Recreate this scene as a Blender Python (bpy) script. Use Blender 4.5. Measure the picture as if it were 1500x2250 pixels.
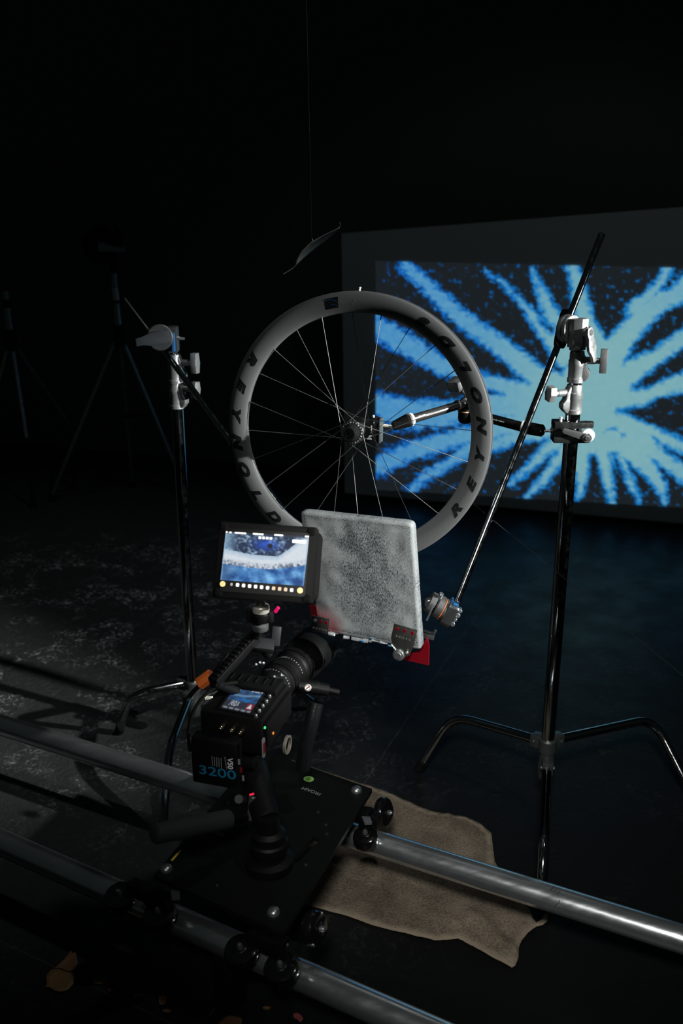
import bpy, bmesh, math, random
from mathutils import Vector, Matrix, noise, geometry
random.seed(7)
for o in list(bpy.data.objects): bpy.data.objects.remove(o)
S = bpy.context.scene
COL = S.collection
# ------------------------------------------------------------------ camera
F_PX = 2187.5; CX, CY = 750.0, 1125.0; PITCH = math.radians(18); CAM_H = 1.65
CAM = Vector((0, 0, CAM_H))
AX = Vector((1, 0, 0)); AF = Vector((0, math.cos(PITCH), -math.sin(PITCH))); AD = Vector((0, -math.sin(PITCH), -math.cos(PITCH)))
cd = bpy.data.cameras.new('camera'); cam = bpy.data.objects.new('camera', cd); COL.objects.link(cam)
cd.sensor_fit = 'VERTICAL'; cd.sensor_height = 36; cd.lens = 35; cd.clip_start = 0.05; cd.clip_end = 60
cam.location = CAM; cam.rotation_euler = (math.pi/2 - PITCH, 0, 0)
cd.dof.use_dof = True; cd.dof.focus_distance = 2.34; cd.dof.aperture_fstop = 3.2
S.camera = cam
# ------------------------------------------------------------------ world, lights, exposure
S.view_settings.view_transform = 'Standard'; S.view_settings.look = 'None'
S.view_settings.exposure = 0; S.view_settings.gamma = 1; S.view_settings.use_curve_mapping = False
w = bpy.data.worlds.new('dark_studio'); S.world = w; w.use_nodes = True
w.node_tree.nodes['Background'].inputs[0].default_value = (0.0046, 0.0064, 0.0062, 1)
w.node_tree.nodes['Background'].inputs[1].default_value = 1
def spot(name, loc, target, power, angle, blend, radius, color=(1, 1, 1)):
    l = bpy.data.lights.new(name, 'SPOT'); l.energy = power; l.spot_size = math.radians(angle); l.spot_blend = blend
    l.shadow_soft_size = radius; l.color = color
    o = bpy.data.objects.new(name, l); COL.objects.link(o); o.location = loc
    o.rotation_euler = (Vector(target) - Vector(loc)).to_track_quat('-Z', 'Y').to_euler()
    return o
KEY = spot('key_spotlight', (3.0, 1.05, 1.85), (-0.02, 2.30, 0.90), 1280, 22, 0.7, 0.035, (1, 1, 0.97))
FLOOR = spot('floor_fill', (0.9, 1.7, 3.5), (-0.95, 3.25, 0.0), 85, 56, 0.8, 0.09, (0.97, 1, 1))  # added, unseen fill that brightens the left floor and far tripod
OVER = spot('overhead_spotlight', (-0.05, -0.35, 2.50), (0.40, 2.0, 0.38), 300, 32, 1.0, 0.18, (1, 0.99, 0.96))
SCR = spot('screen_border_fill', (1.0, 3.2, 3.0), (1.0, 5.05, 0.8), 3.0, 75, 0.5, 0.1, (0.9, 1, 1))  # unseen fill light, added to lift the grey border of the screen

# ------------------------------------------------------------------ pixel-ray helpers (points come from viewing rays met with known distances)
def ray(x, y): return AF + AX*((x-CX)/F_PX) + AD*((y-CY)/F_PX)
def Yp(x, y, yy):
    r = ray(x, y); return CAM + r*(yy/r.y)
def G(x, y, z=0.0):
    r = ray(x, y); return CAM + r*((z-CAM_H)/r.z)
def PL(x, y, pt, n):
    r = ray(x, y); return CAM + r*((pt-CAM).dot(n)/r.dot(n))
def V(*a): return Vector(a)
def lin(c): return tuple(((v/255)/12.92 if v/255 <= .04045 else ((v/255+.055)/1.055)**2.4) for v in c)

# ------------------------------------------------------------------ materials
MATS = {}
def mat(name, base=(.5, .5, .5), rough=.5, metal=0, spec=.5, bump=0, bscale=200, rvar=0, rscale=30, coat=0, emis=None, estr=1, stretch=None, sheen=0):
    if name in MATS: return MATS[name]
    m = bpy.data.materials.new(name); m.use_nodes = True; MATS[name] = m
    nt = m.node_tree; b = nt.nodes['Principled BSDF']
    b.inputs['Base Color'].default_value = (*base, 1); b.inputs['Roughness'].default_value = rough
    b.inputs['Metallic'].default_value = metal; b.inputs['Specular IOR Level'].default_value = spec
    b.inputs['Coat Weight'].default_value = coat; b.inputs['Coat Roughness'].default_value = .08
    b.inputs['Sheen Weight'].default_value = sheen
    if emis: b.inputs['Emission Color'].default_value = (*emis, 1); b.inputs['Emission Strength'].default_value = estr
    tc = nt.nodes.new('ShaderNodeTexCoord'); src = tc.outputs['Object']
    if stretch:
        mp = nt.nodes.new('ShaderNodeMapping'); mp.inputs['Scale'].default_value = stretch[0]; mp.inputs['Rotation'].default_value = stretch[1]
        nt.links.new(src, mp.inputs['Vector']); src = mp.outputs['Vector']
    if bump:
        n = nt.nodes.new('ShaderNodeTexNoise'); n.inputs['Scale'].default_value = bscale; n.inputs['Detail'].default_value = 4
        nt.links.new(src, n.inputs['Vector'])
        bu = nt.nodes.new('ShaderNodeBump'); bu.inputs['Strength'].default_value = bump; bu.inputs['Distance'].default_value = .002
        nt.links.new(n.outputs['Fac'], bu.inputs['Height']); nt.links.new(bu.outputs['Normal'], b.inputs['Normal'])
    if rvar:
        n = nt.nodes.new('ShaderNodeTexNoise'); n.inputs['Scale'].default_value = rscale; n.inputs['Detail'].default_value = 5
        nt.links.new(src, n.inputs['Vector'])
        mr = nt.nodes.new('ShaderNodeMapRange'); mr.inputs['From Min'].default_value = .3; mr.inputs['From Max'].default_value = .7
        mr.inputs['To Min'].default_value = max(.02, rough-rvar); mr.inputs['To Max'].default_value = min(1, rough+rvar)
        nt.links.new(n.outputs['Fac'], mr.inputs['Value']); nt.links.new(mr.outputs['Result'], b.inputs['Roughness'])
    return m
def lk(nt, a, b): nt.links.new(a, b)
M_CHROME = mat('dark_chrome', (.42, .44, .45), .10, 1, bump=.05, bscale=160, rvar=.05, rscale=60)
M_CAST = mat('cast_aluminium', (.27, .285, .285), .36, .6, bump=.25, bscale=900, rvar=.12, rscale=90)
M_STEEL = mat('brushed_steel', (.38, .40, .40), .3, .9, bump=.15, bscale=300, rvar=.1)
M_DKCAST = mat('grey_painted_casting', (.06, .066, .066), .35, .6, bump=.2, bscale=600)
M_ALU = mat('aluminium_tube', (.82, .86, .88), .22, .95, bump=.02, bscale=40, rvar=.05, rscale=9, stretch=((.6, 7, 7), (0, 0, math.radians(28))))
M_RIM = mat('satin_carbon', (.105, .110, .110), .42, 0, .5, bump=.03, bscale=60, rvar=.05, rscale=20)
M_DECAL = mat('gloss_black_decal', (.006, .007, .008), .35)
M_BLUEDEC = mat('blue_decal', (.01, .06, .16), .4)
M_SPOKE = mat('black_spoke_steel', (.26, .27, .27), .38, .8)
M_BLACK = mat('black_anodised', (.0028, .003, .003), .45, 0, .2, bump=.05, bscale=500)
M_BLACKPL = mat('black_plastic', (.0026, .0028, .0028), .55, 0, .15, bump=.1, bscale=700)
M_RUBBER = mat('black_rubber', (.003, .003, .003), .75, 0, .12)
M_GLOSS = mat('glossy_black_urethane', (.004, .004, .004), .16, 0, .6, coat=1)
M_PLATE = mat('black_dolly_plate', (.0034, .004, .0038), .6, 0, .12, bump=.06, bscale=400)
M_WHITE = mat('white_plastic', (.7, .7, .68), .4)
M_WHITEP = mat('white_print', (.55, .56, .56), .5)
M_GREYP = mat('grey_print', (.16, .17, .17), .5)
M_FOAM = mat('grey_foam', (.009, .0105, .011), .8, bump=.2, bscale=300)
M_RED = mat('red_acrylic', (.15, .003, .008), .25, 0, .5)
M_REDD = mat('dark_red_print', (.14, .004, .01), .5)
M_ORANGE = mat('orange_tape', (.95, .20, .035), .5)
M_BLUE = mat('blue_anodised', (.03, .16, .42), .3, .5)
M_GREEN = mat('green_sticker', (.22, .42, .10), .5)
M_YELLOW = mat('yellow_sticker', (.75, .55, .05), .5)
M_BRASS = mat('nickel_connector', (.62, .52, .38), .22, 1)
M_SILVER = mat('polished_silver', (.7, .68, .6), .3, .6)
M_GLASS = mat('lens_glass', (.004, .004, .008), .05, 0, .8, coat=1)
M_PINK = mat('pink_marker_light', (.25, .0, .05), .4, emis=(.55, .004, .09), estr=1)
M_LEDR = mat('red_led', (.1, 0, 0), .4, emis=(.9, .01, .05), estr=1)
M_LEDG = mat('green_led', (0, .1, .02), .4, emis=(.08, .75, .22), estr=1)
M_LEDO = mat('amber_led', (.1, .03, 0), .4, emis=(.65, .2, .02), estr=1)
M_LEAF = mat('dry_brown_leaf', (.10, .048, .014), .7, bump=.3, bscale=120)
M_LEAFR = mat('dry_red_leaf', (.16, .03, .025), .7)
M_LEAFG = mat('grey_dry_leaf', (.20, .22, .205), .6, bump=.3, bscale=160)
M_THREAD = mat('clear_thread', (.06, .063, .063), .5, 0, .2)
M_WIRE = mat('bare_wire', (.6, .62, .62), .2, 1)
M_CABLE = mat('blue_cable', (.02, .12, .30), .4)

def floor_mat():
    m = bpy.data.materials.new('black_stage_floor'); m.use_nodes = True; nt = m.node_tree; b = nt.nodes['Principled BSDF']
    N = nt.nodes.new
    tc = N('ShaderNodeTexCoord'); sep = N('ShaderNodeSeparateXYZ'); lk(nt, tc.outputs['Object'], sep.inputs[0])
    def math_(op, a, b_=None, c=None):
        n = N('ShaderNodeMath'); n.operation = op
        for i, v in enumerate([a, b_, c]):
            if v is None: continue
            if isinstance(v, (int, float)): n.inputs[i].default_value = v
            else: lk(nt, v, n.inputs[i])
        return n.outputs[0]
    def noise_(scale, detail=5, rough=.55, vec=None, dist=0):
        n = N('ShaderNodeTexNoise'); n.inputs['Scale'].default_value = scale; n.inputs['Detail'].default_value = detail
        n.inputs['Roughness'].default_value = rough; n.inputs['Distortion'].default_value = dist
        lk(nt, vec or tc.outputs['Object'], n.inputs['Vector']); return n.outputs['Fac']
    def mr(v, a, b_, c, d):
        n = N('ShaderNodeMapRange'); n.clamp = True; lk(nt, v, n.inputs[0])
        for i, q in enumerate([a, b_, c, d]): n.inputs[i+1].default_value = q
        return n.outputs[0]
    x, y = sep.outputs[0], sep.outputs[1]
    def line(px, py, ang, spacing):
        nx, ny = -math.sin(ang), math.cos(ang)
        wob = math_('MULTIPLY', math_('SUBTRACT', noise_(9), .5), .012)
        d = math_('ADD', math_('MULTIPLY', math_('SUBTRACT', x, px), nx), math_('MULTIPLY', math_('SUBTRACT', y, py), ny))
        d = math_('ADD', d, wob)
        d = math_('PINGPONG', d, spacing/2)
        return mr(d, .0008, .0028, 1, 0)
    sA = line(-.284, 1.641, math.radians(68.2), 1.22); sB = line(-.787, 1.877, math.radians(-28.7), 2.44)
    seam = math_('MULTIPLY', math_('MAXIMUM', sA, sB), mr(noise_(22), .35, .6, .35, 1))
    # dusty, scuffed crumpled film on the left half, its glints painted into the colour
    region = math_('MULTIPLY', mr(math_('ADD', x, math_('MULTIPLY', noise_(2.2), .5)), -.35, .45, 1, .06), mr(y, 1.7, 2.5, .10, 1))
    blot = math_('MULTIPLY', mr(noise_(4.5, 6, .6, dist=.8), .47, .58, .04, 1), math_('MULTIPLY', mr(y, 2.4, 3.9, .25, 1), mr(y, 4.2, 4.9, 1, 0)))
    fine = mr(noise_(34, 7, .74, dist=1.6), .52, .70, 0, 1)
    dust_glints = math_('MULTIPLY', math_('MULTIPLY', fine, blot), region)
    base = math_('ADD', math_('MULTIPLY', dust_glints, .8), math_('MULTIPLY', region, .034))
    scr = mr(noise_(150, 2, .5), .76, .80, 0, .10)
    base = math_('ADD', math_('ADD', base, .0045), math_('MULTIPLY', seam, .022)); base = math_('ADD', base, math_('MULTIPLY', scr, .25))
    comb = N('ShaderNodeCombineColor')
    lk(nt, math_('MULTIPLY', base, .93), comb.inputs[0]); lk(nt, base, comb.inputs[1]); lk(nt, base, comb.inputs[2])
    lk(nt, comb.outputs[0], b.inputs['Base Color'])
    rough = math_('ADD', mr(noise_(7, 6), .3, .7, .30, .50), math_('MULTIPLY', region, .16)); lk(nt, rough, b.inputs['Roughness'])
    b.inputs['Specular IOR Level'].default_value = .08
    crum = math_('ADD', math_('MULTIPLY', noise_(26, 8, .7, dist=1.2), math_('MULTIPLY', region, 1.0)), math_('MULTIPLY', noise_(60, 4), .05))
    bu = N('ShaderNodeBump'); bu.inputs['Strength'].default_value = .6; bu.inputs['Distance'].default_value = .02
    lk(nt, crum, bu.inputs['Height']); lk(nt, bu.outputs[0], b.inputs['Normal'])
    return m

def ice_mat(c, ux, uy, hw, hh):
    m = bpy.data.materials.new('frosted_ice'); m.use_nodes = True; nt = m.node_tree; b = nt.nodes['Principled BSDF']; N = nt.nodes.new
    tc = N('ShaderNodeTexCoord'); src = tc.outputs['UV']
    sep = N('ShaderNodeSeparateXYZ'); lk(nt, src, sep.inputs[0])
    def mth(op, a, b_=None):
        n = N('ShaderNodeMath'); n.operation = op
        for i, v in enumerate([a, b_]):
            if v is None: continue
            if isinstance(v, (int, float)): n.inputs[i].default_value = v
            else: lk(nt, v, n.inputs[i])
        return n.outputs[0]
    def mr(v, a, b_, c_, d):
        n = N('ShaderNodeMapRange'); n.clamp = True; lk(nt, v, n.inputs[0])
        for i, q in enumerate([a, b_, c_, d]): n.inputs[i+1].default_value = q
        return n.outputs[0]
    u, v = sep.outputs[0], sep.outputs[1]
    def nz(sx, sy, scale, det=4, ro=.6, dist=0, rot=0):
        mp = N('ShaderNodeMapping'); mp.inputs['Scale'].default_value = (sx, sy, 1); mp.inputs['Rotation'].default_value = (0, 0, rot); lk(nt, src, mp.inputs[0])
        n = N('ShaderNodeTexNoise'); n.inputs['Scale'].default_value = scale; n.inputs['Detail'].default_value = det; n.inputs['Roughness'].default_value = ro
        n.inputs['Distortion'].default_value = dist; lk(nt, mp.outputs[0], n.inputs[0]); return n.outputs['Fac']
    # clear core: dark elliptical zone
    du = mth('MULTIPLY', mth('SUBTRACT', u, .57), 2.25); dv = mth('MULTIPLY', mth('SUBTRACT', v, .56), 1.8)
    r = mth('SQRT', mth('ADD', mth('MULTIPLY', du, du), mth('MULTIPLY', dv, dv)))
    big = nz(1, 1, 4.5, 5, .6, .5)
    core = mr(mth('ADD', r, mth('MULTIPLY', mth('SUBTRACT', big, .5), 1.3)), .30, 1.05, 1, 0)
    d2u = mth('MULTIPLY', mth('SUBTRACT', u, .45), 3.6); d2v = mth('MULTIPLY', mth('SUBTRACT', v, .76), 6.5)
    r2 = mth('SQRT', mth('ADD', mth('MULTIPLY', d2u, d2u), mth('MULTIPLY', d2v, d2v)))
    core2 = mr(mth('ADD', r2, mth('MULTIPLY', mth('SUBTRACT', big, .5), 1.5)), .3, 1.0, 1, 0)
    core = mth('MAXIMUM', mth('MULTIPLY', core, .85), core2)
    band = mr(mth('ABSOLUTE', mth('SUBTRACT', v, .665)), .0, .07, .70, 1); core = mth('MULTIPLY', core, band)
    flake = nz(1.6, .6, 105, 3, .75, .8, .55)
    edge = mth('MINIMUM', mth('MINIMUM', u, mth('SUBTRACT', 1, u)), mth('MINIMUM', v, mth('SUBTRACT', 1, v)))
    spikes = nz(1, 1, 110, 2, .5, .2)
    rim = mth('MULTIPLY', mr(edge, .035, .075, 1, 0), mr(edge, .028, .034, 0, 1))
    rim = mth('MULTIPLY', rim, mr(spikes, .44, .56, 0, .8))
    dark = mth('ADD', mth('MULTIPLY', core, .40), mth('MULTIPLY', mth('MULTIPLY', mr(flake, .46, .56, -.25, 1), mr(core, 0, 1, .14, 1.0)), 1.0))
    dark = mth('MAXIMUM', dark, rim)
    cloud = mr(nz(1, 1, 8, 6, .6), .3, .7, .0, .12)
    fac = mth('MINIMUM', mth('ADD', mth('ADD', dark, mr(edge, .0, .022, .42, 0)), mth('ADD', cloud, mr(v, .0, .6, .30, 0))), 1.0)  # darker towards the bottom: light fall-off painted into the ice colour
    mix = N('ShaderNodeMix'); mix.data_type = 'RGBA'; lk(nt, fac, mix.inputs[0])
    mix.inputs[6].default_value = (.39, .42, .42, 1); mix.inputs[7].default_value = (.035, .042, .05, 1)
    # red food dye stain at the lower left corner
    ru = mth('MULTIPLY', mth('SUBTRACT', u, .10), 5.0); rv = mth('MULTIPLY', mth('SUBTRACT', v, .07), 5.5)
    rr = mth('SQRT', mth('ADD', mth('MULTIPLY', ru, ru), mth('MULTIPLY', rv, rv)))
    st = mr(mth('ADD', rr, mth('MULTIPLY', mth('SUBTRACT', flake, .5), 1.4)), .15, 1.05, .85, 0)
    mix2 = N('ShaderNodeMix'); mix2.data_type = 'RGBA'; lk(nt, st, mix2.inputs[0]); lk(nt, mix.outputs[2], mix2.inputs[6]); mix2.inputs[7].default_value = (.26, .012, .02, 1)
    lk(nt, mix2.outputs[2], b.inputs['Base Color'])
    b.inputs['Roughness'].default_value = .42; b.inputs['Specular IOR Level'].default_value = .2
    b.inputs['Transmission Weight'].default_value = .04; b.inputs['IOR'].default_value = 1.31
    bu = N('ShaderNodeBump'); bu.inputs['Strength'].default_value = .25; bu.inputs['Distance'].default_value = .0015
    lk(nt, mth('ADD', flake, mth('MULTIPLY', nz(1, 1, 14, 5), .3)), bu.inputs['Height']); lk(nt, bu.outputs[0], b.inputs['Normal'])
    return m

def towel_mat():
    m = bpy.data.materials.new('brown_terry_cloth'); m.use_nodes = True; nt = m.node_tree; b = nt.nodes['Principled BSDF']; N = nt.nodes.new
    tc = N('ShaderNodeTexCoord')
    n = N('ShaderNodeTexNoise'); n.inputs['Scale'].default_value = 9; n.inputs['Detail'].default_value = 6; lk(nt, tc.outputs['Object'], n.inputs[0])
    n2 = N('ShaderNodeTexNoise'); n2.inputs['Scale'].default_value = 240; n2.inputs['Detail'].default_value = 3; lk(nt, tc.outputs['Object'], n2.inputs[0])
    at = N('ShaderNodeAttribute'); at.attribute_name = 'hem'
    cr = N('ShaderNodeValToRGB'); cr.color_ramp.elements[0].position = .3; cr.color_ramp.elements[0].color = (.10, .082, .06, 1)
    cr.color_ramp.elements[1].position = .7; cr.color_ramp.elements[1].color = (.22, .18, .135, 1); lk(nt, n.outputs['Fac'], cr.inputs[0])
    mx = N('ShaderNodeMix'); mx.data_type = 'RGBA'; mx.blend_type = 'MULTIPLY'; mx.inputs[0].default_value = .75; lk(nt, cr.outputs[0], mx.inputs[6])
    cr2 = N('ShaderNodeValToRGB'); cr2.color_ramp.elements[0].position = .35; cr2.color_ramp.elements[0].color = (.35, .35, .35, 1); cr2.color_ramp.elements[1].position = .62
    lk(nt, n2.outputs['Fac'], cr2.inputs[0]); lk(nt, cr2.outputs[0], mx.inputs[7])
    mh = N('ShaderNodeMix'); mh.data_type = 'RGBA'; lk(nt, at.outputs['Fac'], mh.inputs[0]); lk(nt, mx.outputs[2], mh.inputs[6]); mh.inputs[7].default_value = (.20, .165, .12, 1)
    lk(nt, mh.outputs[2], b.inputs['Base Color']); b.inputs['Roughness'].default_value = .95; b.inputs['Specular IOR Level'].default_value = .1
    bu = N('ShaderNodeBump'); bu.inputs['Strength'].default_value = .8; bu.inputs['Distance'].default_value = .003; lk(nt, n2.outputs['Fac'], bu.inputs['Height']); lk(nt, bu.outputs[0], b.inputs['Normal'])
    return m

def emis_attr(name, strength=1.0):
    m = bpy.data.materials.new(name); m.use_nodes = True; nt = m.node_tree; b = nt.nodes['Principled BSDF']
    at = nt.nodes.new('ShaderNodeAttribute'); at.attribute_name = 'picture'
    b.inputs['Base Color'].default_value = (.02, .02, .02, 1); b.inputs['Roughness'].default_value = .5; b.inputs['Specular IOR Level'].default_value = .1
    lk(nt, at.outputs['Color'], b.inputs['Emission Color']); b.inputs['Emission Strength'].default_value = strength
    return m

# ------------------------------------------------------------------ mesh helpers
def basis(z):
    z = z.normalized(); a = Vector((0, 0, 1)) if abs(z.z) < .9 else Vector((1, 0, 0))
    x = a.cross(z).normalized(); return x, z.cross(x), z
def lathe(bm, p, axis, prof, seg=32, xdir=None):
    """prof: list of (radius, height along axis)"""
    x, y, z = basis(Vector(axis))
    if xdir is not None:
        x = (Vector(xdir) - z*Vector(xdir).dot(z)).normalized(); y = z.cross(x)
    rings = []
    for r, h in prof:
        if r < 1e-6: rings.append([bm.verts.new(p + z*h)]); continue
        rings.append([bm.verts.new(p + z*h + x*(r*math.cos(2*math.pi*i/seg)) + y*(r*math.sin(2*math.pi*i/seg))) for i in range(seg)])
    for a, b in zip(rings, rings[1:]):
        for i in range(seg):
            j = (i+1) % seg
            if len(a) == 1 and len(b) == 1: continue
            if len(a) == 1: bm.faces.new((a[0], b[i], b[j]))
            elif len(b) == 1: bm.faces.new((a[i], b[0], a[j]))
            else: bm.faces.new((a[i], b[i], b[j], a[j]))
def cyl(bm, a, b, r, r2=None, seg=28, ch=.0):
    a, b = Vector(a), Vector(b); L = (b-a).length; r2 = r if r2 is None else r2
    ch = min(ch, r*.5, L*.3) if ch else min(r*.12, L*.2, .0015)
    lathe(bm, a, b-a, [(0, 0), (r-ch, 0), (r, ch), (r2, L-ch), (r2-ch, L), (0, L)], seg)
def tube(bm, pts, r, seg=16, smooth=0, closed=False, cap=True):
    pts = [Vector(p) for p in pts]
    if smooth:
        q = [pts[0]]
        for i in range(1, len(pts)-1):
            a, b, c = pts[i-1], pts[i], pts[i+1]
            s = min(smooth, (a-b).length*.49, (c-b).length*.49)
            p0 = b + (a-b).normalized()*s; p1 = b + (c-b).normalized()*s
            for k in range(9):
                t = k/8; q.append(p0*(1-t)**2 + b*2*t*(1-t) + p1*t*t)
        q.append(pts[-1]); pts = q
    n = len(pts); tang = []
    for i in range(n):
        if closed: t = pts[(i+1) % n] - pts[i-1]
        else: t = pts[min(i+1, n-1)] - pts[max(i-1, 0)]
        tang.append(t.normalized())
    x, y, z = basis(tang[0]); rings = []
    for i in range(n):
        t = tang[i]; x = (x - t*x.dot(t)).normalized(); y = t.cross(x)
        rr = r(i/(n-1)) if callable(r) else r
        rings.append([bm.verts.new(pts[i] + x*(rr*math.cos(2*math.pi*k/seg)) + y*(rr*math.sin(2*math.pi*k/seg))) for k in range(seg)])
    rng = range(n) if closed else range(n-1)
    for i in rng:
        a, b = rings[i], rings[(i+1) % n]
        for k in range(seg):
            j = (k+1) % seg; bm.faces.new((a[k], a[j], b[j], b[k]))
    if cap and not closed: bm.faces.new(rings[0][::-1]); bm.faces.new(rings[-1])
def bez(p0, p1, p2, p3, n=24):
    p0, p1, p2, p3 = map(Vector, (p0, p1, p2, p3))
    return [p0*(1-t)**3 + p1*3*t*(1-t)**2 + p2*3*t*t*(1-t) + p3*t**3 for t in [i/n for i in range(n+1)]]
def frame(o, ex, ey, ez):
    return Matrix(((ex.x, ey.x, ez.x, o.x), (ex.y, ey.y, ez.y, o.y), (ex.z, ey.z, ez.z, o.z), (0, 0, 0, 1)))
def zframe(o, z, x=None):
    a, b, c = basis(Vector(z))
    if x is not None:
        a = (Vector(x) - c*Vector(x).dot(c)).normalized(); b = c.cross(a)
    return frame(Vector(o), a, b, c)
def box(bm, M, sx, sy, sz, c=(0, 0, 0), bev=.0, seg=2):
    n0 = len(bm.verts); vs = []
    t = bmesh.new(); bmesh.ops.create_cube(t, size=1)
    bmesh.ops.scale(t, vec=(sx, sy, sz), verts=t.verts)
    if bev: bmesh.ops.bevel(t, geom=list(t.edges), offset=bev, segments=seg, profile=.6, affect='EDGES')
    bmesh.ops.translate(t, vec=c, verts=t.verts); bmesh.ops.transform(t, matrix=M, verts=t.verts)
    mp = {v: bm.verts.new(v.co) for v in t.verts}
    for f in t.faces: bm.faces.new([mp[v] for v in f.verts])
    t.free()
def prism(bm, M, poly, z0, z1, bev=0, hole=None):
    """extrude a 2-D outline (local xy) between z0 and z1"""
    t = bmesh.new(); vs = [t.verts.new((x, y, z0)) for x, y in poly]; f = t.faces.new(vs)
    r = bmesh.ops.extrude_face_region(t, geom=[f]); bmesh.ops.translate(t, vec=(0, 0, z1-z0), verts=[g for g in r['geom'] if isinstance(g, bmesh.types.BMVert)])
    bmesh.ops.recalc_face_normals(t, faces=t.faces)
    if bev:
        es = [e for e in t.edges if len(e.link_faces) == 2 and e.calc_face_angle(0) > .5]
        bmesh.ops.bevel(t, geom=es, offset=bev, segments=2, profile=.6, affect='EDGES')
    bmesh.ops.transform(t, matrix=M, verts=t.verts)
    mp = {v: bm.verts.new(v.co) for v in t.verts}
    for f in t.faces: bm.faces.new([mp[v] for v in f.verts])
    t.free()
def rrect(w_, h_, r, n=6):
    pts = []
    for cx_, cy_, a0 in ((w_/2-r, h_/2-r, 0), (-w_/2+r, h_/2-r, 90), (-w_/2+r, -h_/2+r, 180), (w_/2-r, -h_/2+r, 270)):
        for k in range(n+1):
            a = math.radians(a0 + 90*k/n); pts.append((cx_+r*math.cos(a), cy_+r*math.sin(a)))
    return pts
def circ(r, n=24, cx_=0, cy_=0): return [(cx_+r*math.cos(2*math.pi*k/n), cy_+r*math.sin(2*math.pi*k/n)) for k in range(n)]
def thing(name, loc, label, cat, group=None):
    o = bpy.data.objects.new(name, None); COL.objects.link(o); o.location = loc; o.empty_display_size = .05
    o['label'] = label; o['category'] = cat
    if group: o['group'] = group
    return o
def wloc(o):
    v = Vector(o.location)
    while o.parent: o = o.parent; v += Vector(o.location)
    return v
def obj(name, bm, m, parent=None, label=None, cat=None, group=None, kind=None, angle=32, origin=None):
    me = bpy.data.meshes.new(name)
    bmesh.ops.recalc_face_normals(bm, faces=bm.faces)
    pw = wloc(parent) if parent else Vector((0, 0, 0))
    if origin is None:
        if parent: origin = pw
        elif kind: origin = Vector((0, 0, 0))
        else:
            vs = [v.co for v in bm.verts]
            origin = Vector(((min(v.x for v in vs)+max(v.x for v in vs))/2, (min(v.y for v in vs)+max(v.y for v in vs))/2, min(v.z for v in vs)))
    origin = Vector(origin)
    bmesh.ops.translate(bm, vec=-origin, verts=bm.verts); bm.to_mesh(me); bm.free()
    me.shade_smooth(); me.set_sharp_from_angle(angle=math.radians(angle))
    me.materials.append(m)
    o = bpy.data.objects.new(name, me); COL.objects.link(o)
    o.location = origin - pw
    if parent: o.parent = parent
    if label: o['label'] = label
    if cat: o['category'] = cat
    if group: o['group'] = group
    if kind: o['kind'] = kind
    return o
def NB(): return bmesh.new()
def text_bm(body, size, M, shear=0, bold=0, depth=.0004, mapper=None, sx=1, spacing=1):
    cu = bpy.data.curves.new('t', 'FONT'); cu.body = body; cu.size = size; cu.shear = shear; cu.offset = bold; cu.extrude = depth if not mapper else 0
    cu.align_x = 'CENTER'; cu.align_y = 'CENTER'; cu.space_character = spacing
    to = bpy.data.objects.new('t', cu); COL.objects.link(to); bpy.context.view_layer.update()
    me = bpy.data.meshes.new_from_object(to.evaluated_get(bpy.context.evaluated_depsgraph_get()))
    bm = NB(); bm.from_mesh(me); bpy.data.objects.remove(to); bpy.data.curves.remove(cu); bpy.data.meshes.remove(me)
    for v in bm.verts: v.co.x *= sx
    if mapper:
        bmesh.ops.triangulate(bm, faces=bm.faces)
        bmesh.ops.subdivide_edges(bm, edges=bm.edges, cuts=2, use_grid_fill=True)
        for v in bm.verts: v.co = mapper(v.co.x, v.co.y)
    else: bmesh.ops.transform(bm, matrix=M, verts=bm.verts)
    return bm
def merge(bm, other):
    mp = {v: bm.verts.new(v.co) for v in other.verts}
    for f in other.faces:
        try: bm.faces.new([mp[v] for v in f.verts])
        except ValueError: pass
    other.free()
def knob_bar(bm, c, axis, updir, w_=.05, h_=.014, t=.012):
    """T-bar thumb handle: waisted bar"""
    M = zframe(c, axis, updir)
    pts = [(-w_/2, -h_*.5), (-w_*.2, -h_*.62), (0, -h_*.75), (w_*.2, -h_*.62), (w_/2, -h_*.5), (w_/2, h_*.5), (w_*.2, h_*.62), (0, h_*.75), (-w_*.2, h_*.62), (-w_/2, h_*.5)]
    prism(bm, M, pts, -t/2, t/2, .0018)

# ================================================================== SETTING
bm = NB()
vs = [bm.verts.new(p) for p in ((-5, -1.5, 0), (5, -1.5, 0), (5, 7, 0), (-5, 7, 0))]; bm.faces.new(vs)
vs2 = [bm.verts.new((v.co.x, v.co.y, -.05)) for v in vs]; bm.faces.new(vs2[::-1])
for i in range(4): j = (i+1) % 4; bm.faces.new((vs[i], vs2[i], vs2[j], vs[j]))
obj('floor', bm, floor_mat(), kind='structure')
M_WALL = mat('black_painted_wall', (.10, .104, .104), .9, bump=.1, bscale=40)
WDIR = (Vector((1.747, 4.828, 0)) - Vector((.018, 5.365, 0))).normalized(); WN = Vector((WDIR.y, -WDIR.x, 0))  # facing the camera
if WN.y > 0: WN = -WN
SP = Vector((.018, 5.365, .02))
bm = NB(); wc = SP - WN*.5
box(bm, frame(Vector((wc.x, wc.y, 0)), WDIR, -WN, Vector((0, 0, 1))), 12, .1, 4.6, (0, .05, 2.3)); obj('wall_back', bm, M_WALL, kind='structure')

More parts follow.
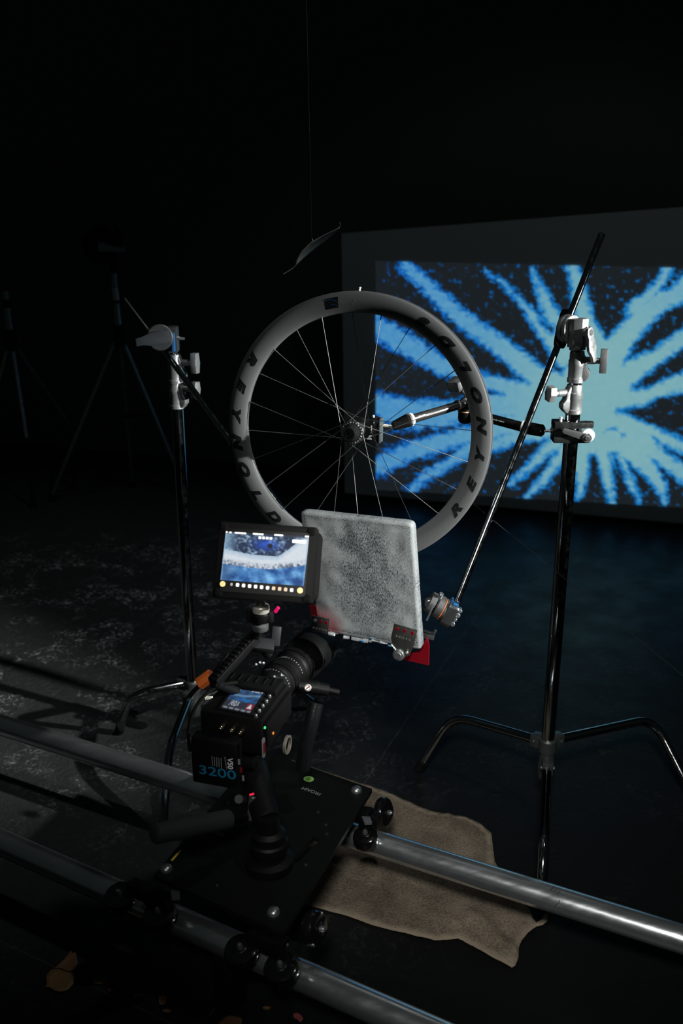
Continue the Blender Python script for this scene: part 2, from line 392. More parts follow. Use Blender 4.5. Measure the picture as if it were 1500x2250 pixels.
# ------------------------------------------------------------------ projection screen
t = thing('projection_screen', SP, 'large grey projection screen with a blue starburst picture at the back right', 'screen')
def sp(x, y, off=0): return PL(x, y, SP + WN*off, WN)
cs = [(750, 513), (1640, 444), (1640, 1163), (757, 1083)]
bm = NB(); fr = [bm.verts.new(sp(*c)) for c in cs]; bk = [bm.verts.new(sp(*c) - WN*.012) for c in cs]
bm.faces.new(fr); bm.faces.new(bk[::-1])
for i in range(4): j = (i+1) % 4; bm.faces.new((fr[i], bk[i], bk[j], fr[j]))
obj('screen_fabric', bm, mat('matte_screen_fabric', (.55, .60, .60), .9), t)
# picture: rays in a 1.974x enlarged window whose corner is (740,440)
RAYS = [
 [(295, 280, 20), (420, 400, 26), (560, 530, 32), (720, 640, 38), (860, 760, 44), (1000, 840, 70)],
 [(150, 540, 40), (300, 625, 44), (450, 715, 36), (600, 775, 26), (760, 820, 34), (920, 860, 60)],
 [(150, 880, 44), (300, 930, 60), (450, 930, 52), (600, 900, 40), (760, 890, 56), (930, 900, 90)],
 [(150, 1165, 38), (300, 1095, 34), (450, 1050, 34), (600, 1010, 34), (780, 970, 46), (950, 950, 70)],
 [(325, 1255, 10), (380, 1200, 18), (470, 1150, 16), (570, 1085, 22), (640, 1040, 22)],
 [(640, 1075, 24), (760, 1030, 26), (900, 990, 40)],
 [(750, 1235, 4), (830, 1160, 13), (900, 1090, 20), (980, 1020, 40)],
 [(820, 1290, 4), (890, 1225, 14), (950, 1140, 20), (1010, 1060, 30)],
 [(1040, 1300, 2), (1060, 1240, 10), (1060, 1160, 34), (1080, 1060, 50)],
 [(1190, 1310, 8), (1175, 1220, 16), (1155, 1120, 24), (1140, 1040, 40)],
 [(1310, 1300, 5), (1270, 1220, 12), (1225, 1130, 26), (1190, 1040, 50)],
 [(1420, 1310, 4), (1400, 1230, 20), (1350, 1160, 34), (1270, 1070, 60)],
 [(1620, 1290, 30), (1510, 1190, 32), (1400, 1110, 26), (1300, 1030, 60)],
 [(1640, 1110, 40), (1500, 1070, 26), (1380, 1010, 22), (1260, 960, 60)],
 [(1640, 790, 50), (1500, 790, 36), (1380, 820, 34), (1260, 860, 60)],
 [(1640, 500, 40), (1500, 600, 32), (1400, 670, 30), (1300, 730, 44), (1220, 790, 70)],
 [(1640, 380, 44), (1500, 400, 34), (1400, 440, 40), (1330, 500, 44), (1250, 590, 44), (1180, 680, 70)],
 [(1440, 290, 14), (1400, 360, 18), (1350, 420, 18), (1290, 470, 34)],
 [(1560, 300, 20), (1480, 380, 22)],
 [(1020, 280, 20), (1040, 360, 28), (1058, 450, 32), (1085, 540, 30), (1120, 640, 60)],
 [(850, 300, 2), (880, 380, 12), (915, 460, 26), (960, 560, 34), (1040, 680, 60)],
 [(640, 310, -4), (720, 360, 2), (800, 440, 10), (860, 520, 22), (920, 590, 30), (990, 680, 44)],
 [(900, 840, 80), (1010, 900, 110), (1130, 880, 130), (1150, 780, 110), (1060, 780, 90), (1080, 990, 80)],
]
DARK = [[(1215, 912, 4), (1290, 920, 24), (1400, 940, 52), (1520, 955, 72), (1640, 960, 80)],
        [(1300, 640, 14), (1390, 570, 26), (1500, 500, 30)], [(1285, 815, 8), (1340, 790, 26), (1420, 740, 38), (1520, 690, 40)],
        [(1110, 1120, 20), (1120, 1200, 26), (1130, 1320, 30)], [(1200, 1100, 8), (1230, 1190, 22), (1240, 1320, 28)],
        [(930, 560, 14), (880, 520, 12)], [(950, 320, 26), (950, 420, 26), (990, 500, 14)], [(1130, 320, 34), (1160, 440, 60), (1180, 510, 40)]]
def seg_field(x, y, lines):
    best = -1e9
    for L in lines:
        for (x0, y0, r0), (x1, y1, r1) in zip(L, L[1:]):
            dx, dy = x1-x0, y1-y0; tt = ((x-x0)*dx+(y-y0)*dy)/(dx*dx+dy*dy); tt = 0 if tt < 0 else 1 if tt > 1 else tt
            d = math.hypot(x-x0-tt*dx, y-y0-tt*dy); f = r0+(r1-r0)*tt - d
            if f > best: best = f
    return best
def mixc(a, b, t): t = max(0, min(1, t)); return tuple(a[i]*(1-t)+b[i]*t for i in range(3))
def burst(px, py):
    cx_, cy_ = (px-740)*1.974, (py-440)*1.974
    q = (math.floor(px/3.6)*3.6, math.floor(py/3.0)*3.0)
    n1 = noise.noise(Vector((q[0]*.085, q[1]*.11, 1.3))); n2 = noise.noise(Vector((q[0]*.25, q[1]*.3, 4.1)))
    r = math.hypot(cx_-1150, cy_-860); amp = 8 + r*.012
    f = seg_field(cx_, cy_, RAYS); g = seg_field(cx_, cy_, DARK)
    f = min(f + 7, -g + 4) + (n1*1.1+n2*.9)*amp
    speck = noise.noise(Vector((q[0]*.07, q[1]*.09, 9.0))) + .7*noise.noise(Vector((q[0]*.2, q[1]*.22, 2.0)))
    k = max(0, min(1, (px-830)/430)); k2 = max(0, 1 - r/620)
    light = mixc((58, 132, 194), (120, 170, 178), .15+.55*k+.55*k2); blue = mixc((6, 84, 176), (10, 110, 190), k)
    dark = (27, 32, 36)
    if f > 17: c = mixc(light, mixc(light, (150, 190, 195), .3), (n1+.3)*.6)
    elif f > -2: c = mixc(blue, light, (f+2)/19)
    elif f > -13: c = mixc(dark, blue, (f+13)/12)
    else:
        c = dark; s = (speck-.42)*2.2 + max(0, (f+70)/70)*.25
        if s > 0: c = mixc(dark, blue, min(.85, s))
    return c
def picture_grid(name, nx, ny, pos, colf, m, parent, label=None):
    bm = NB(); lay = bm.loops.layers.float_color.new('picture')
    vv = [[bm.verts.new(pos(i/nx, j/ny)) for i in range(nx+1)] for j in range(ny+1)]
    col = [[(*lin(colf(i/nx, j/ny)), 1) for i in range(nx+1)] for j in range(ny+1)]
    for j in range(ny):
        for i in range(nx):
            f = bm.faces.new((vv[j][i], vv[j][i+1], vv[j+1][i+1], vv[j+1][i]))
            for lp, c in zip(f.loops, (col[j][i], col[j][i+1], col[j+1][i+1], col[j+1][i])): lp[lay] = c
    return obj(name, bm, m, parent, label=label)
def quad(u, v, c): # bilinear in pixel space: c = TL,TR,BR,BL
    x = (1-u)*(1-v)*c[0][0]+u*(1-v)*c[1][0]+u*v*c[2][0]+(1-u)*v*c[3][0]
    y = (1-u)*(1-v)*c[0][1]+u*(1-v)*c[1][1]+u*v*c[2][1]+(1-u)*v*c[3][1]
    return x, y
PQ = [(825, 574), (1640, 592), (1640, 1124), (826, 1076)]
picture_grid('projected_picture', 272, 182, lambda u, v: sp(*quad(u, v, PQ), .004), lambda u, v: burst(*quad(u, v, PQ)), emis_attr('starburst_picture'), t, 'blue starburst picture')

# ================================================================== BICYCLE WHEEL
WC = Vector((.0339, 2.2651, 1.1135)); Wn = Vector((-.2951, -.9519, .0822)).normalized()
Wv = (Vector((0, 0, 1)) - Wn*Wn.z).normalized(); Wu = Wv.cross(Wn).normalized()
def wp(ang, r, a): t_ = math.radians(ang); return WC + Wn*a + Wu*(r*math.cos(t_)) + Wv*(r*math.sin(t_))
wheel = thing('bicycle_wheel', WC - Vector((0, 0, .32)), 'grey deep-section bicycle wheel without a tyre, lettered around its rim', 'wheel')
HALF = [(.2700, 0), (.2705, .0030), (.2730, .0062), (.2780, .0092), (.2850, .0118), (.2930, .0134), (.3010, .0140), (.3080, .0136), (.3135, .0126), (.3168, .0114), (.3180, .0104)]
prof = HALF + [(.3178, .0090), (.3150, .0085), (.3125, .0080), (.3118, .0)] ; prof = prof + [(r, -a) for r, a in prof[-2:0:-1]]
bm = NB(); lathe(bm, WC, Wn, prof + [prof[0]], 160, Wu); bmesh.ops.remove_doubles(bm, verts=bm.verts, dist=1e-6)
obj('rim', bm, M_RIM, wheel, angle=50)
def rim_a(r):
    for (r0, a0), (r1, a1) in zip(HALF, HALF[1:]):
        if r0 <= r <= r1: return a0+(a1-a0)*(r-r0)/(r1-r0)
    return .012
def on_rim(a0, rc, s=1):
    def f(x, y):
        r = rc - y; ang = a0 + math.degrees(x/rc); return wp(ang, r, rim_a(r)+.00045)
    return f
for start in (-34.2, 148.2):
    for k, ch in enumerate('REYNOLDS'):
        obj('rim_letter', text_bm(ch, .027, None, shear=.35, bold=.0018, mapper=on_rim(start+13.25*k, .2975), sx=1.62), M_DECAL, wheel)
bm = NB(); f = on_rim(102, .2955)
for i in range(8):
    for j in range(6):
        a = [(-.015+.030*(i+p)/8 + .003*(j+q)/6-.0015, -.012+.024*(j+q)/6) for p, q in ((0, 0), (1, 0), (1, 1), (0, 1))]
        bm.faces.new([bm.verts.new(f(*p)) for p in a])
bmesh.ops.remove_doubles(bm, verts=bm.verts, dist=1e-5)
lg = obj('rim_logo', bm, M_DECAL, wheel)
bm = NB()
for (ax, ay), (bx_, by_), (cx_, cy_) in (((.0150, -.0085), (.002, -.0110), (-.013, -.0010)), ((.003, .002), (-.004, .0035), (-.012, .0075))):
    n = 14
    for k in range(n):
        q = []
        for kk, sgn in ((k, -1), (k+1, -1), (k+1, 1), (k, 1)):
            s_ = kk/n; x_ = ax*(1-s_)**2+2*bx_*s_*(1-s_)+cx_*s_*s_; y_ = ay*(1-s_)**2+2*by_*s_*(1-s_)+cy_*s_*s_
            r_ = .2955-y_+sgn*.0008; q.append(wp(102+math.degrees(x_/.2955), r_, rim_a(r_)+.0009))
        bm.faces.new([bm.verts.new(p) for p in q[::-1]])
obj('logo_swoosh', bm, M_BLUEDEC, lg)
bm = NB(); cyl(bm, wp(90.4, .3105, .0), wp(90.2, .3235, 0), .0032, .0026); cyl(bm, wp(90.2, .3235, 0), wp(89.6, .3262, 0), .0030, .0018)
obj('valve_stem', bm, M_WHITE, wheel, 'white valve stem')
bm = NB(); f = on_rim(92.7, .2955)
for k in range(10):
    a0, a1 = math.radians(60+24*k), math.radians(84+24*k)
    if k > 6: break
    bm.faces.new([bm.verts.new(f(r_*math.cos(a)*1, r_*math.sin(a))) for r_, a in ((.005, a0), (.006, a0), (.006, a1), (.005, a1))])
obj('rim_mark', bm, M_GREYP, wheel)
# hub
bm = NB(); lathe(bm, WC, Wn, [(.0, -.046), (.010, -.046), (.011, -.032), (.027, -.031), (.0285, -.029), (.0285, -.026), (.027, -.024), (.018, -.020), (.0145, -.012), (.0145, .010), (.019, .020), (.0265, .026), (.028, .029), (.028, .032), (.026, .034), (.016, .036), (.0, .036)], 48, Wu)
hub = obj('hub_shell', bm, mat('black_hub', (.05, .052, .052), .25, .5), wheel)
bm = NB(); 
for q in [lathe(bm, WC + Wn*.034, Wn, [(0, 0), (.019, 0), (.0195, .004), (.0195, .012), (.017, .016), (.0165, .026), (.0155, .029), (.0105, .029), (.0100, .025), (.0075, .025), (.0070, .029), (.0055, .029), (.0050, .020), (0, .020)], 40, Wu)]: pass
obj('end_cap', bm, mat('black_cap', (.02, .021, .021), .25, .5), wheel)
bm = NB(); lathe(bm, WC - Wn*.034, -Wn, [(0, 0), (.0205, 0), (.0205, .010), (.013, .014), (.012, .03), (.006, .03), (.006, .05), (0, .05)], 36, Wu); obj('far_end_cap', bm, M_STEEL, wheel)
# white marks printed round the hub body (ring of small ticks)
bm = NB()
for k in range(22):
    a = 360*k/22; L_ = .0016
    P0 = wp(a, .0225, .0236+.0004); tx = (wp(a+1, .0225, .0236)-wp(a-1, .0225, .0236)).normalized()
    rd = (wp(a, .025, .026) - wp(a, .019, .0205)).normalized(); nn = tx.cross(rd)
    if nn.dot(wp(a, 1, 0)-WC) < 0: nn = -nn
    P0 = wp(a, .0155+.0006, .0135+.0005*(k % 3))
    rd = (wp(a, .026, .034)-wp(a, .020, .0350)).normalized(); P0 = wp(a, .0238, .0347); nn = Wn; L_ = .0011 if k % 3 else .0017
    bm.faces.new([bm.verts.new(P0+tx*sx_*L_+rd*sy_*L_+nn*.0004) for sx_, sy_ in ((-1, -1), (1, -1), (1, 1), (-1, 1))])
obj('hub_printing', bm, M_WHITEP, hub)
# 24 spokes
for k in range(24):
    ang = 93.7 + 15.12*k if False else 93.85 + 15*k
    grp = ((k+1)//2) % 2   # pairs lean alternately
    lean = 76 if grp else -76
    near = k % 2 == 1
    a_h = .0305 if near else -.0285
    pa = wp(ang+lean, .0248, a_h + (.002 if grp else -.002)); pb = wp(ang, .2725, .0035 if near else -.0035)
    bm = NB(); d = (pb-pa); L_ = d.length; d.normalize()
    lathe(bm, pa, d, [(0, 0), (.0011, 0), (.0011, .012), (.00072, .03), (.00072, L_-.028), (.0011, L_-.014), (.0011, L_), (0, L_)], 8)
    s_ = obj('spoke', bm, M_SPOKE, wheel)
    bm = NB(); lathe(bm, pa - (WC-pa).normalized()*0 - Wn*.0035, Wn, [(0, 0), (.002, .0003), (.0022, .0015), (.0012, .003), (0, .007)], 8); obj('spoke_head', bm, M_STEEL, s_)

# ================================================================== C-STANDS
def pole_pt(A, B, s): return A + (B-A)*s
def lock_casting(base, z0, px_dir, parent, L=.062, R=.0205, knob_r=.05, updir=(0, 0, 1), bar=.050, m=M_CAST, small=1.0):
    """tube collar with boss, threaded neck and T-knob; px_dir = horizontal direction of the knob"""
    up = Vector((0, 0, 1)); d = Vector(px_dir).normalized(); p = Vector((base.x, base.y, z0))
    bm = NB(); lathe(bm, p, up, [(0, 0), (R*.98, 0), (R*1.06, .001), (R*1.06, .010), (R*.98, .012), (R*.98, L*.50), (R*1.02, L*.52), (R*1.02, L*.72), (R*.93, L*.76), (R*.93, L*.97), (R*.88, L), (0, L)], 40)
    side = up.cross(d)
    # boss: profile swept across the collar width
    M = frame(p, d, up, -side)
    M = frame(p, d, up, d.cross(up)); o = obj('collar', bm, m, parent); bm = NB()
    prism(bm, M, [(0, L*.06), (R*1.25, L*.06), (R*1.75, L*.22), (R*1.8, L*.38), (R*1.35, L*.52), (R*1.3, L*.75), (R*.8, L*.98), (0, L*.98)], -R*.52, R*.52, .003)
    obj('boss', bm, m, o)
    bm = NB(); n0 = p + up*(L*.74) + d*(R*.6); cyl(bm, n0, n0 + d*(R*1.75), .0088, .0082); 
    bmk = bm; obj('boss_neck', bmk, m, o)
    bm = NB(); n1 = n0 + d*(R*1.7); cyl(bm, n1, n1 + d*.014, .0070); knob_bar(bm, n1 + d*.019, d, updir, bar, .020, .017)
    obj('knob', bm, m, o)
    return o
def cstand(name, base, top_z, hub_z, lean, label, legs, colz, knobs, R1=.0175, padm=M_RUBBER):
    """base: ground point; lean: xy drift per metre of height"""
    st = thing(name, Vector((base.x, base.y, 0)), label, 'stand', 'c-stands')
    def at(z): return Vector((base.x + lean[0]*z, base.y + lean[1]*z, z))
    bm = NB(); cyl(bm, at(hub_z-.02), at(colz), R1, seg=40); obj('lower_column', bm, M_CHROME, st)
    bm = NB(); cyl(bm, at(colz-.02), at(top_z), .0135, seg=36); obj('riser', bm, M_CHROME, st)
    # base hub
    bm = NB(); p = at(hub_z)
    lathe(bm, p, (0, 0, 1), [(0, -.105), (.021, -.105), (.0225, -.100), (.0225, -.062), (.0205, -.058), (.0205, -.028), (.0245, -.024), (.0245, .010), (.021, .014), (0, .014)], 36)
    hubz = [0, -.028, -.055]
    for (d, reach, dz, kind) in legs:
        dd = Vector(d).normalized(); box(bm, frame(p + Vector((0, 0, dz)) + dd*.030, dd, Vector((0, 0, 1)).cross(dd), Vector((0, 0, 1))), .034, .030, .036, bev=.004)
        q = p + Vector((0, 0, dz)) + dd*.036; sd = Vector((0, 0, 1)).cross(dd); cyl(bm, q - sd*.019, q + sd*.019, .006)
    obj('leg_hub', bm, M_DKCAST, st)
    for (d, pts, dz, kind) in legs:
        dd = Vector(d).normalized(); a = p + Vector((0, 0, dz)) + dd*.02
        bm = NB(); pl = [a] + [Vector(q) for q in pts]; tube(bm, pl, .0125, 18, smooth=.07)
        lg_ = obj('leg', bm, M_CHROME, st)
        e = Vector(pts[-1]); dv = (e - Vector(pts[-2])).normalized()
        bm = NB(); cyl(bm, e - dv*.035, e + dv*.004, .0150, ch=.004); obj('foot_cap', bm, padm, lg_)
    for (z0, d, L, R, up_, bar) in knobs:
        b = at(z0); lock_casting(b, z0, d, st, L, R, updir=up_, bar=bar)
    return st, at
# right stand ------------------------------------------------------
RY = 2.35
rb = Vector((.5525, RY, 0)); tip_hub = Yp(1204, 1625, RY)
def rz(x, y): return Yp(x, y, RY).z
RL = Yp(1251, 1000, RY).x - Yp(1208.6, 1560, RY).x
hubz = rz(1204, 1632)
foot_f = G(1187, 1998, .012); foot_l = G(920, 1690, .012); 
bend_l = Vector((.5525-.24, RY+.185, hubz+.01)); bend_l = G(993, 1571, .20)
bend_r = G(1435, 1578, .20)
foot_r = G(1535, 1775, .012); bend_f = G(1194, 1868, .135)
rstand, rat = cstand('c_stand', rb, rz(1260, 775), hubz, (.003, 0), 'tall chrome light stand in front of the blue screen', [
    ((bend_l - Vector((.5525, RY, hubz))), [bend_l, foot_l], 0.0, 0), ((bend_r - Vector((.5525, RY, hubz))), [bend_r, foot_r], .004, 0),
    ((-.12, -1, 0), [bend_f, foot_f], -.055, 0)], rz(1258, 850), [
    (rz(1256, 908), (-.93, -.36, 0), .070, .0200, (.25, -.1, 1), .036), (rz(1260, 840), (.95, -.25, 0), .072, .0185, (0, 0, 1), .056)])
# spigot on top
bm = NB(); tz = rat(rz(1260, 775)); lathe(bm, tz, (0, 0, 1), [(0, 0), (.0165, 0), (.0165, .004), (.010, .006), (.010, .014), (.0155, .016), (.0155, .020), (.008, .022), (.008, .08), (0, .08)], 28); obj('spigot', bm, M_CHROME, rstand)

# grip heads ------------------------------------------------------
def grip_head(c, axis, rod_dir, label, R=.029, handle_up=(0, 0, 1), stem=None, tdir=None, loose=None, long_=.088):
    """disc clamp: two grooved discs on an axle, socket body below, T-handle on the outside"""
    g = thing('grip_head', c, label, 'clamp', 'grip heads')
    ax = Vector(axis).normalized()
    for k, (s0, s1) in enumerate(((-.030, -.017), (-.016, -.004))):
        bm = NB(); p = c + ax*s0; h = s1-s0
        lathe(bm, p, ax, [(0, 0), (R*.86, 0), (R*.97, .0015), (R, .004), (R, h-.003), (R*.95, h), (0, h)], 44)
        obj('clamp_disc', bm, M_CAST, g)
    # socket body: chunky block with vertical flutes
    bm = NB(); Mb = frame(c, ax, Vector((0, 0, 1)).cross(ax).normalized(), Vector((0, 0, 1)))
    prism(bm, frame(c + Vector((0, 0, -.040)), ax, Vector((0, 0, 1)).cross(ax).normalized(), Vector((0, 0, 1))),
          [(-.004, -.020), (.012, -.022), (.022, -.015), (.030, -.010), (.032, .010), (.022, .016), (.012, .022), (-.004, .020)], 0, .066, .003)
    prism(bm, frame(c + Vector((0, 0, -.047)), ax, Vector((0, 0, 1)).cross(ax).normalized(), Vector((0, 0, 1))), circ(.019, 24, .012, 0), 0, .010, .0015)
    obj('socket_body', bm, M_CAST, g)
    td = Vector(tdir).normalized() if tdir else ax; hd = Vector(handle_up).normalized()
    bm = NB(); q = c + ax*.024 + Vector((0, 0, -.006)); cyl(bm, q, q + td*.014, .011, .009)
    M = zframe(q + td*.018, td, hd)
    prism(bm, M, [(-.012, -.008), (0, -.014), (.014, -.012), (.028, -.016), (.040, -.017), (long_*.78, -.009), (long_, -.007), (long_, .007), (long_*.78, .009), (.040, .015), (.028, .014), (.014, .011), (0, .014), (-.012, .009)], -.004, .004, .0015)
    h = obj('tee_handle', bm, M_CAST, g)
    bm = NB(); cyl(bm, q + td*.0215, q + td*.0235, .007); obj('handle_bolt', bm, M_STEEL, h)
    return g
hc = Yp(1262, 724, RY); hc.y = RY
gR = grip_head(hc, (.62, -.77, .06), None, 'silver grip head with pale tee handle on the stand by the blue screen', handle_up=(.42, -.05, -1), tdir=(.70, -.70, .1), R=.034, long_=.072)
# extension arm through the right head: from the knuckle by the ice up past the head
armA = Yp(1003, 1322, 2.13); armB = Yp(1321, 517, 2.47)
arm = thing('extension_arm', armA, 'black chrome rod slanting from the ice block up past the tall stand', 'rod')
bm = NB(); cyl(bm, armA, armB, .0082, seg=28); obj('rod', bm, M_CHROME, arm)
ad = (armB-armA).normalized()
bm = NB(); 
q = armA + ad*((Yp(1240, 722, 2.39)-armA).dot(ad)); 
M = zframe(q, Vector((.80, -.52, .05)), ad)
prism(bm, M, [(-.050, -.010), (-.038, -.017), (-.012, -.020), (.012, -.019), (.032, -.014), (.045, -.008), (.045, .006), (.030, .012), (-.012, .016), (-.038, .013), (-.050, .008)], -.016, .006, .003)
obj('arm_knuckle', bm, mat('black_chrome', (.10, .105, .11), .15, 1), arm)
bm = NB(); cyl(bm, armB - ad*.002, armB + ad*.003, .0089, seg=24); obj('end_plug', bm, M_CHROME, arm)

# knuckle at the lower end, holding the ice ------------------------
kc = Yp(975, 1340, 2.13)
kn = thing('grip_head', kc, 'grip head at the right edge of the ice block with blue corners', 'clamp', 'grip heads')
kx = Vector((.86, -.12, -.46)).normalized()
for s0, s1, r_ in ((-.042, -.026, .026), (-.023, -.006, .028), (-.004, .002, .027)):
    bm = NB(); lathe(bm, kc + kx*s0, kx, [(0, 0), (r_*.9, 0), (r_, .002), (r_, (s1-s0)-.002), (r_*.94, s1-s0), (0, s1-s0)], 40); obj('clamp_disc', bm, mat('brushed_dark_cast', (.17, .175, .175), .3, .8, bump=.1, bscale=300), kn)
bm = NB(); lathe(bm, kc + kx*-.0055, kx, [(.0272, 0), (.0276, .0004), (.0272, .0012)], 40); obj('orange_washer', bm, M_ORANGE, kn)
bm = NB(); Mk = zframe(kc + kx*.002, kx, (0.3, .1, 1)); prism(bm, Mk, [(-.030, -.021), (-.022, -.027), (.022, -.027), (.026, -.022), (.026, .022), (.02, .026), (-.022, .026), (-.030, .02)], 0, .024, .0025); obj('socket_body', bm, mat('dark_cast', (.08, .085, .085), .3, .8), kn)
bm = NB(); box(bm, Mk, .006, .022, .016, (.0285, -.010, .010), .001); box(bm, Mk, .005, .012, .012, (.028, .017, .012), .001); obj('blue_pad', bm, M_BLUE, kn, 'blue plastic pad')
bm = NB()
for k in range(4): lathe(bm, kc + kx*(.027), kx, [(0, 0), (.011, 0), (.012, .004), (.009, .007), (0, .007)], 12)
for k, s_ in enumerate((-.018, -.006, .006, .018)):
    q = Mk @ Vector((s_, .0, .031)); cyl(bm, q - (Mk.to_3x3() @ Vector((0, 1, 0)))*.011, q + (Mk.to_3x3() @ Vector((0, 1, 0)))*.011, .0042 if k % 2 else .0055)
obj('ribbed_nut', bm, M_STEEL, kn)
bm = NB(); q = Yp(968, 1308, 2.12); q0 = kc + kx*-.024; cyl(bm, q0, q + (q-q0).normalized()*.006, .0055); obj('lock_pin', bm, M_STEEL, kn)
bm = NB(); a = Yp(955, 1325, 2.08); b = Yp(936, 1364, 2.06); box(bm, zframe((a+b)/2, (-.3, -1, .2), b-a), (b-a).length, .004, .003, bev=.001); obj('latch_bar', bm, M_STEEL, kn)
bm = NB(); cyl(bm, Yp(944, 1329, 2.12), kc + kx*-.04, .012); obj('mounting_pin', bm, M_STEEL, kn)
bm = NB(); a = Yp(931, 1386, 2.13); b = Yp(952, 1392, 2.12); c_ = Yp(957, 1384, 2.12); tube(bm, [a, b, c_], .004, 10, smooth=.004)
box(bm, zframe(Yp(940, 1397, 2.13), (-.2, -1, .2), b-a), .03, .015, .006, bev=.0015); obj('lever', bm, M_DKCAST, kn)

# ================================================================== LEFT STAND
LY = 2.75
def lz(x, y): return Yp(x, y, LY).z
lbx = Yp(420, 1440, LY).x; lb = Vector((lbx, LY, 0)); lhub = Yp(426, 1545, LY)
hz = .20
lstand, lat = cstand('c_stand', lb, lz(372, 790), hz, (-.004, 0), 'chrome light stand with blue edge reflection standing left of the wheel', [
    ((-1, .25, 0), [G(285, 1527, .20), G(262, 1606, .012)], .0, 0), ((-.30, -1, 0), [G(370, 1650, .14), G(357, 1835, .012)], -.028, 0),
    ((.9, .5, 0), [Vector((lbx+.24, LY+.14, hz-.04)), Vector((lbx+.38, LY+.2, .012))], -.055, 0)], lz(385, 870), [
    (lz(388, 897), (.80, -.4, 0), .078, .0200, (.1, 0, 1), .045), (lz(379, 842), (.9, -.3, 0), .080, .0190, (0, 0, 1), .056)], )
bm = NB(); tz = lat(lz(372, 790)); lathe(bm, tz, (0, 0, 1), [(0, 0), (.014, 0), (.014, .01), (.009, .012), (.009, .07), (0, .07)], 24); obj('spigot', bm, M_CHROME, lstand)
hl = Yp(362, 743, LY-.02)
gL = thing('grip_head', hl, 'dark grip head with a broad paddle handle on the left stand', 'clamp', 'grip heads')
fx = Vector((.12, -.97, .10)).normalized()
dcen = Yp(352, 741, LY-.07)
for s0, s1 in ((-.030, -.016), (-.015, -.002)):
    bm = NB(); lathe(bm, dcen - fx*-s0*0 + fx*(-s1-.004), fx, [(0, 0), (.031, 0), (.0345, .002), (.0345, s1-s0-.002), (.032, s1-s0), (0, s1-s0)], 44); obj('clamp_disc', bm, mat('dark_disc_paint', (.045, .05, .052), .4, .4), gL)
bm = NB(); box(bm, zframe(Yp(378, 745, LY-.02), (0, 0, 1), (1, 0, 0)), .034, .04, .07, bev=.006); obj('socket_body', bm, M_DKCAST, gL)
bm = NB(); M = zframe(dcen + fx*.034, fx, Yp(306, 752, LY)-Yp(372, 738, LY))
prism(bm, M, [(-.028, -.014), (-.006, -.017), (.020, -.0175), (.045, -.012), (.062, -.0105), (.064, .010), (.045, .0105), (.020, .0185), (-.006, .019), (-.028, .016)], -.004, .005, .002)
obj('paddle_handle', bm, mat('dark_grey_paint', (.022, .027, .031), .5, .2), gL)
bm = NB(); merge(bm, text_bm('E', .012, zframe(Yp(366, 738, LY-.105), fx, (.1, 0, 1)))); merge(bm, text_bm('E', .010, zframe(Yp(306, 749, LY-.105), fx, (.1, 0, 1)))); obj('handle_marks', bm, M_GREYP, gL)
bm = NB(); tube(bm, [Yp(384, 738, LY-.03), Yp(396, 744, LY-.03), Yp(405, 744, LY-.03)], .004, 10, smooth=.01); obj('tee_handle', bm, M_STEEL, gL)
bm = NB(); box(bm, zframe(Yp(381, 752, LY-.045), (0, 0, 1), (1, 0, 0)), .008, .02, .05, bev=.002); obj('blue_pad', bm, M_BLUE, gL, 'blue plastic pad')
lA = Yp(274, 656, LY+.08); lB = Yp(350, 757, LY-.02); lC = Yp(662, 1178, 2.40)
la = thing('extension_arm', lC, 'black chrome rod slanting from the left stand down behind the wheel', 'rod')
bm = NB(); cyl(bm, lB, lC, .0082, seg=28); obj('rod', bm, M_CHROME, la)
bm = NB(); cyl(bm, lA, lB, .0028, seg=14); obj('thin_rod', bm, M_STEEL, la)

# ================================================================== FRICTION ARM between stand and hub
cz = rz(1252, 946)
cl = thing('super_clamp', Vector((rat(cz).x, RY, cz)), 'black pipe clamp with a white washer gripping the tall stand column', 'clamp')
M = frame(Vector((rat(cz).x, RY, cz)), Vector((1, 0, 0)), Vector((0, 1, 0)), Vector((0, 0, 1)))
bm = NB()
prism(bm, M, [(-.046, -.022), (.012, -.024), (.044, -.020), (.050, -.012), (.050, .0), (.03, .004), (.018, .0), (.0, -.006), (-.018, .004), (-.018, .022), (-.046, .022)], .010, .024, .002)
prism(bm, M, [(-.046, -.022), (.010, -.024), (.038, -.022), (.046, -.010), (.044, .0), (.03, .004), (.018, .0), (.0, -.006), (-.018, .004), (-.018, .022), (-.046, .022)], -.026, -.012, .002)
box(bm, M, .030, .040, .050, (-.031, 0, 0), .002)
box(bm, M, .06, .006, .03, (.0, .021, 0), .002)
obj('jaw_body', bm, mat('worn_black_metal', (.07, .075, .075), .3, .8, rvar=.1, rscale=80), cl)
bm = NB(); q = M @ Vector((.034, -.022, -.006)); cyl(bm, q, q + Vector((0, -.006, 0)), .0165, seg=36); obj('white_washer', bm, M_WHITE, cl, 'white nylon washer')
bm = NB(); q = M @ Vector((.030, -.030, -.010)); cyl(bm, q + Vector((0, .004, 0)), q + Vector((0, -.008, 0)), .0115, seg=24)
MM = zframe(q, (0, -1, 0), Vector((-1, 0, .30))); prism(bm, MM, [(-.008, -.009), (.01, -.009), (.060, -.006), (.062, .003), (.058, .006), (.01, .009), (-.008, .009)], -.005, .004, .0015)
lv = obj('lever', bm, mat('worn_steel', (.30, .31, .31), .32, .85), cl)
bm = NB(); cyl(bm, q + Vector((0, -.007, 0)), q + Vector((0, -.0105, 0)), .0065, seg=6); obj('lever_bolt', bm, M_STEEL, lv)
bm = NB(); q = M @ Vector((-.030, -.01, .024)); cyl(bm, q, q + Vector((0, 0, .012)), .0035); obj('release_button', bm, M_WHITE, cl)
fa = thing('friction_arm', Yp(1000, 900, 2.38), 'jointed black friction arm reaching from the stand clamp to the wheel hub', 'arm')
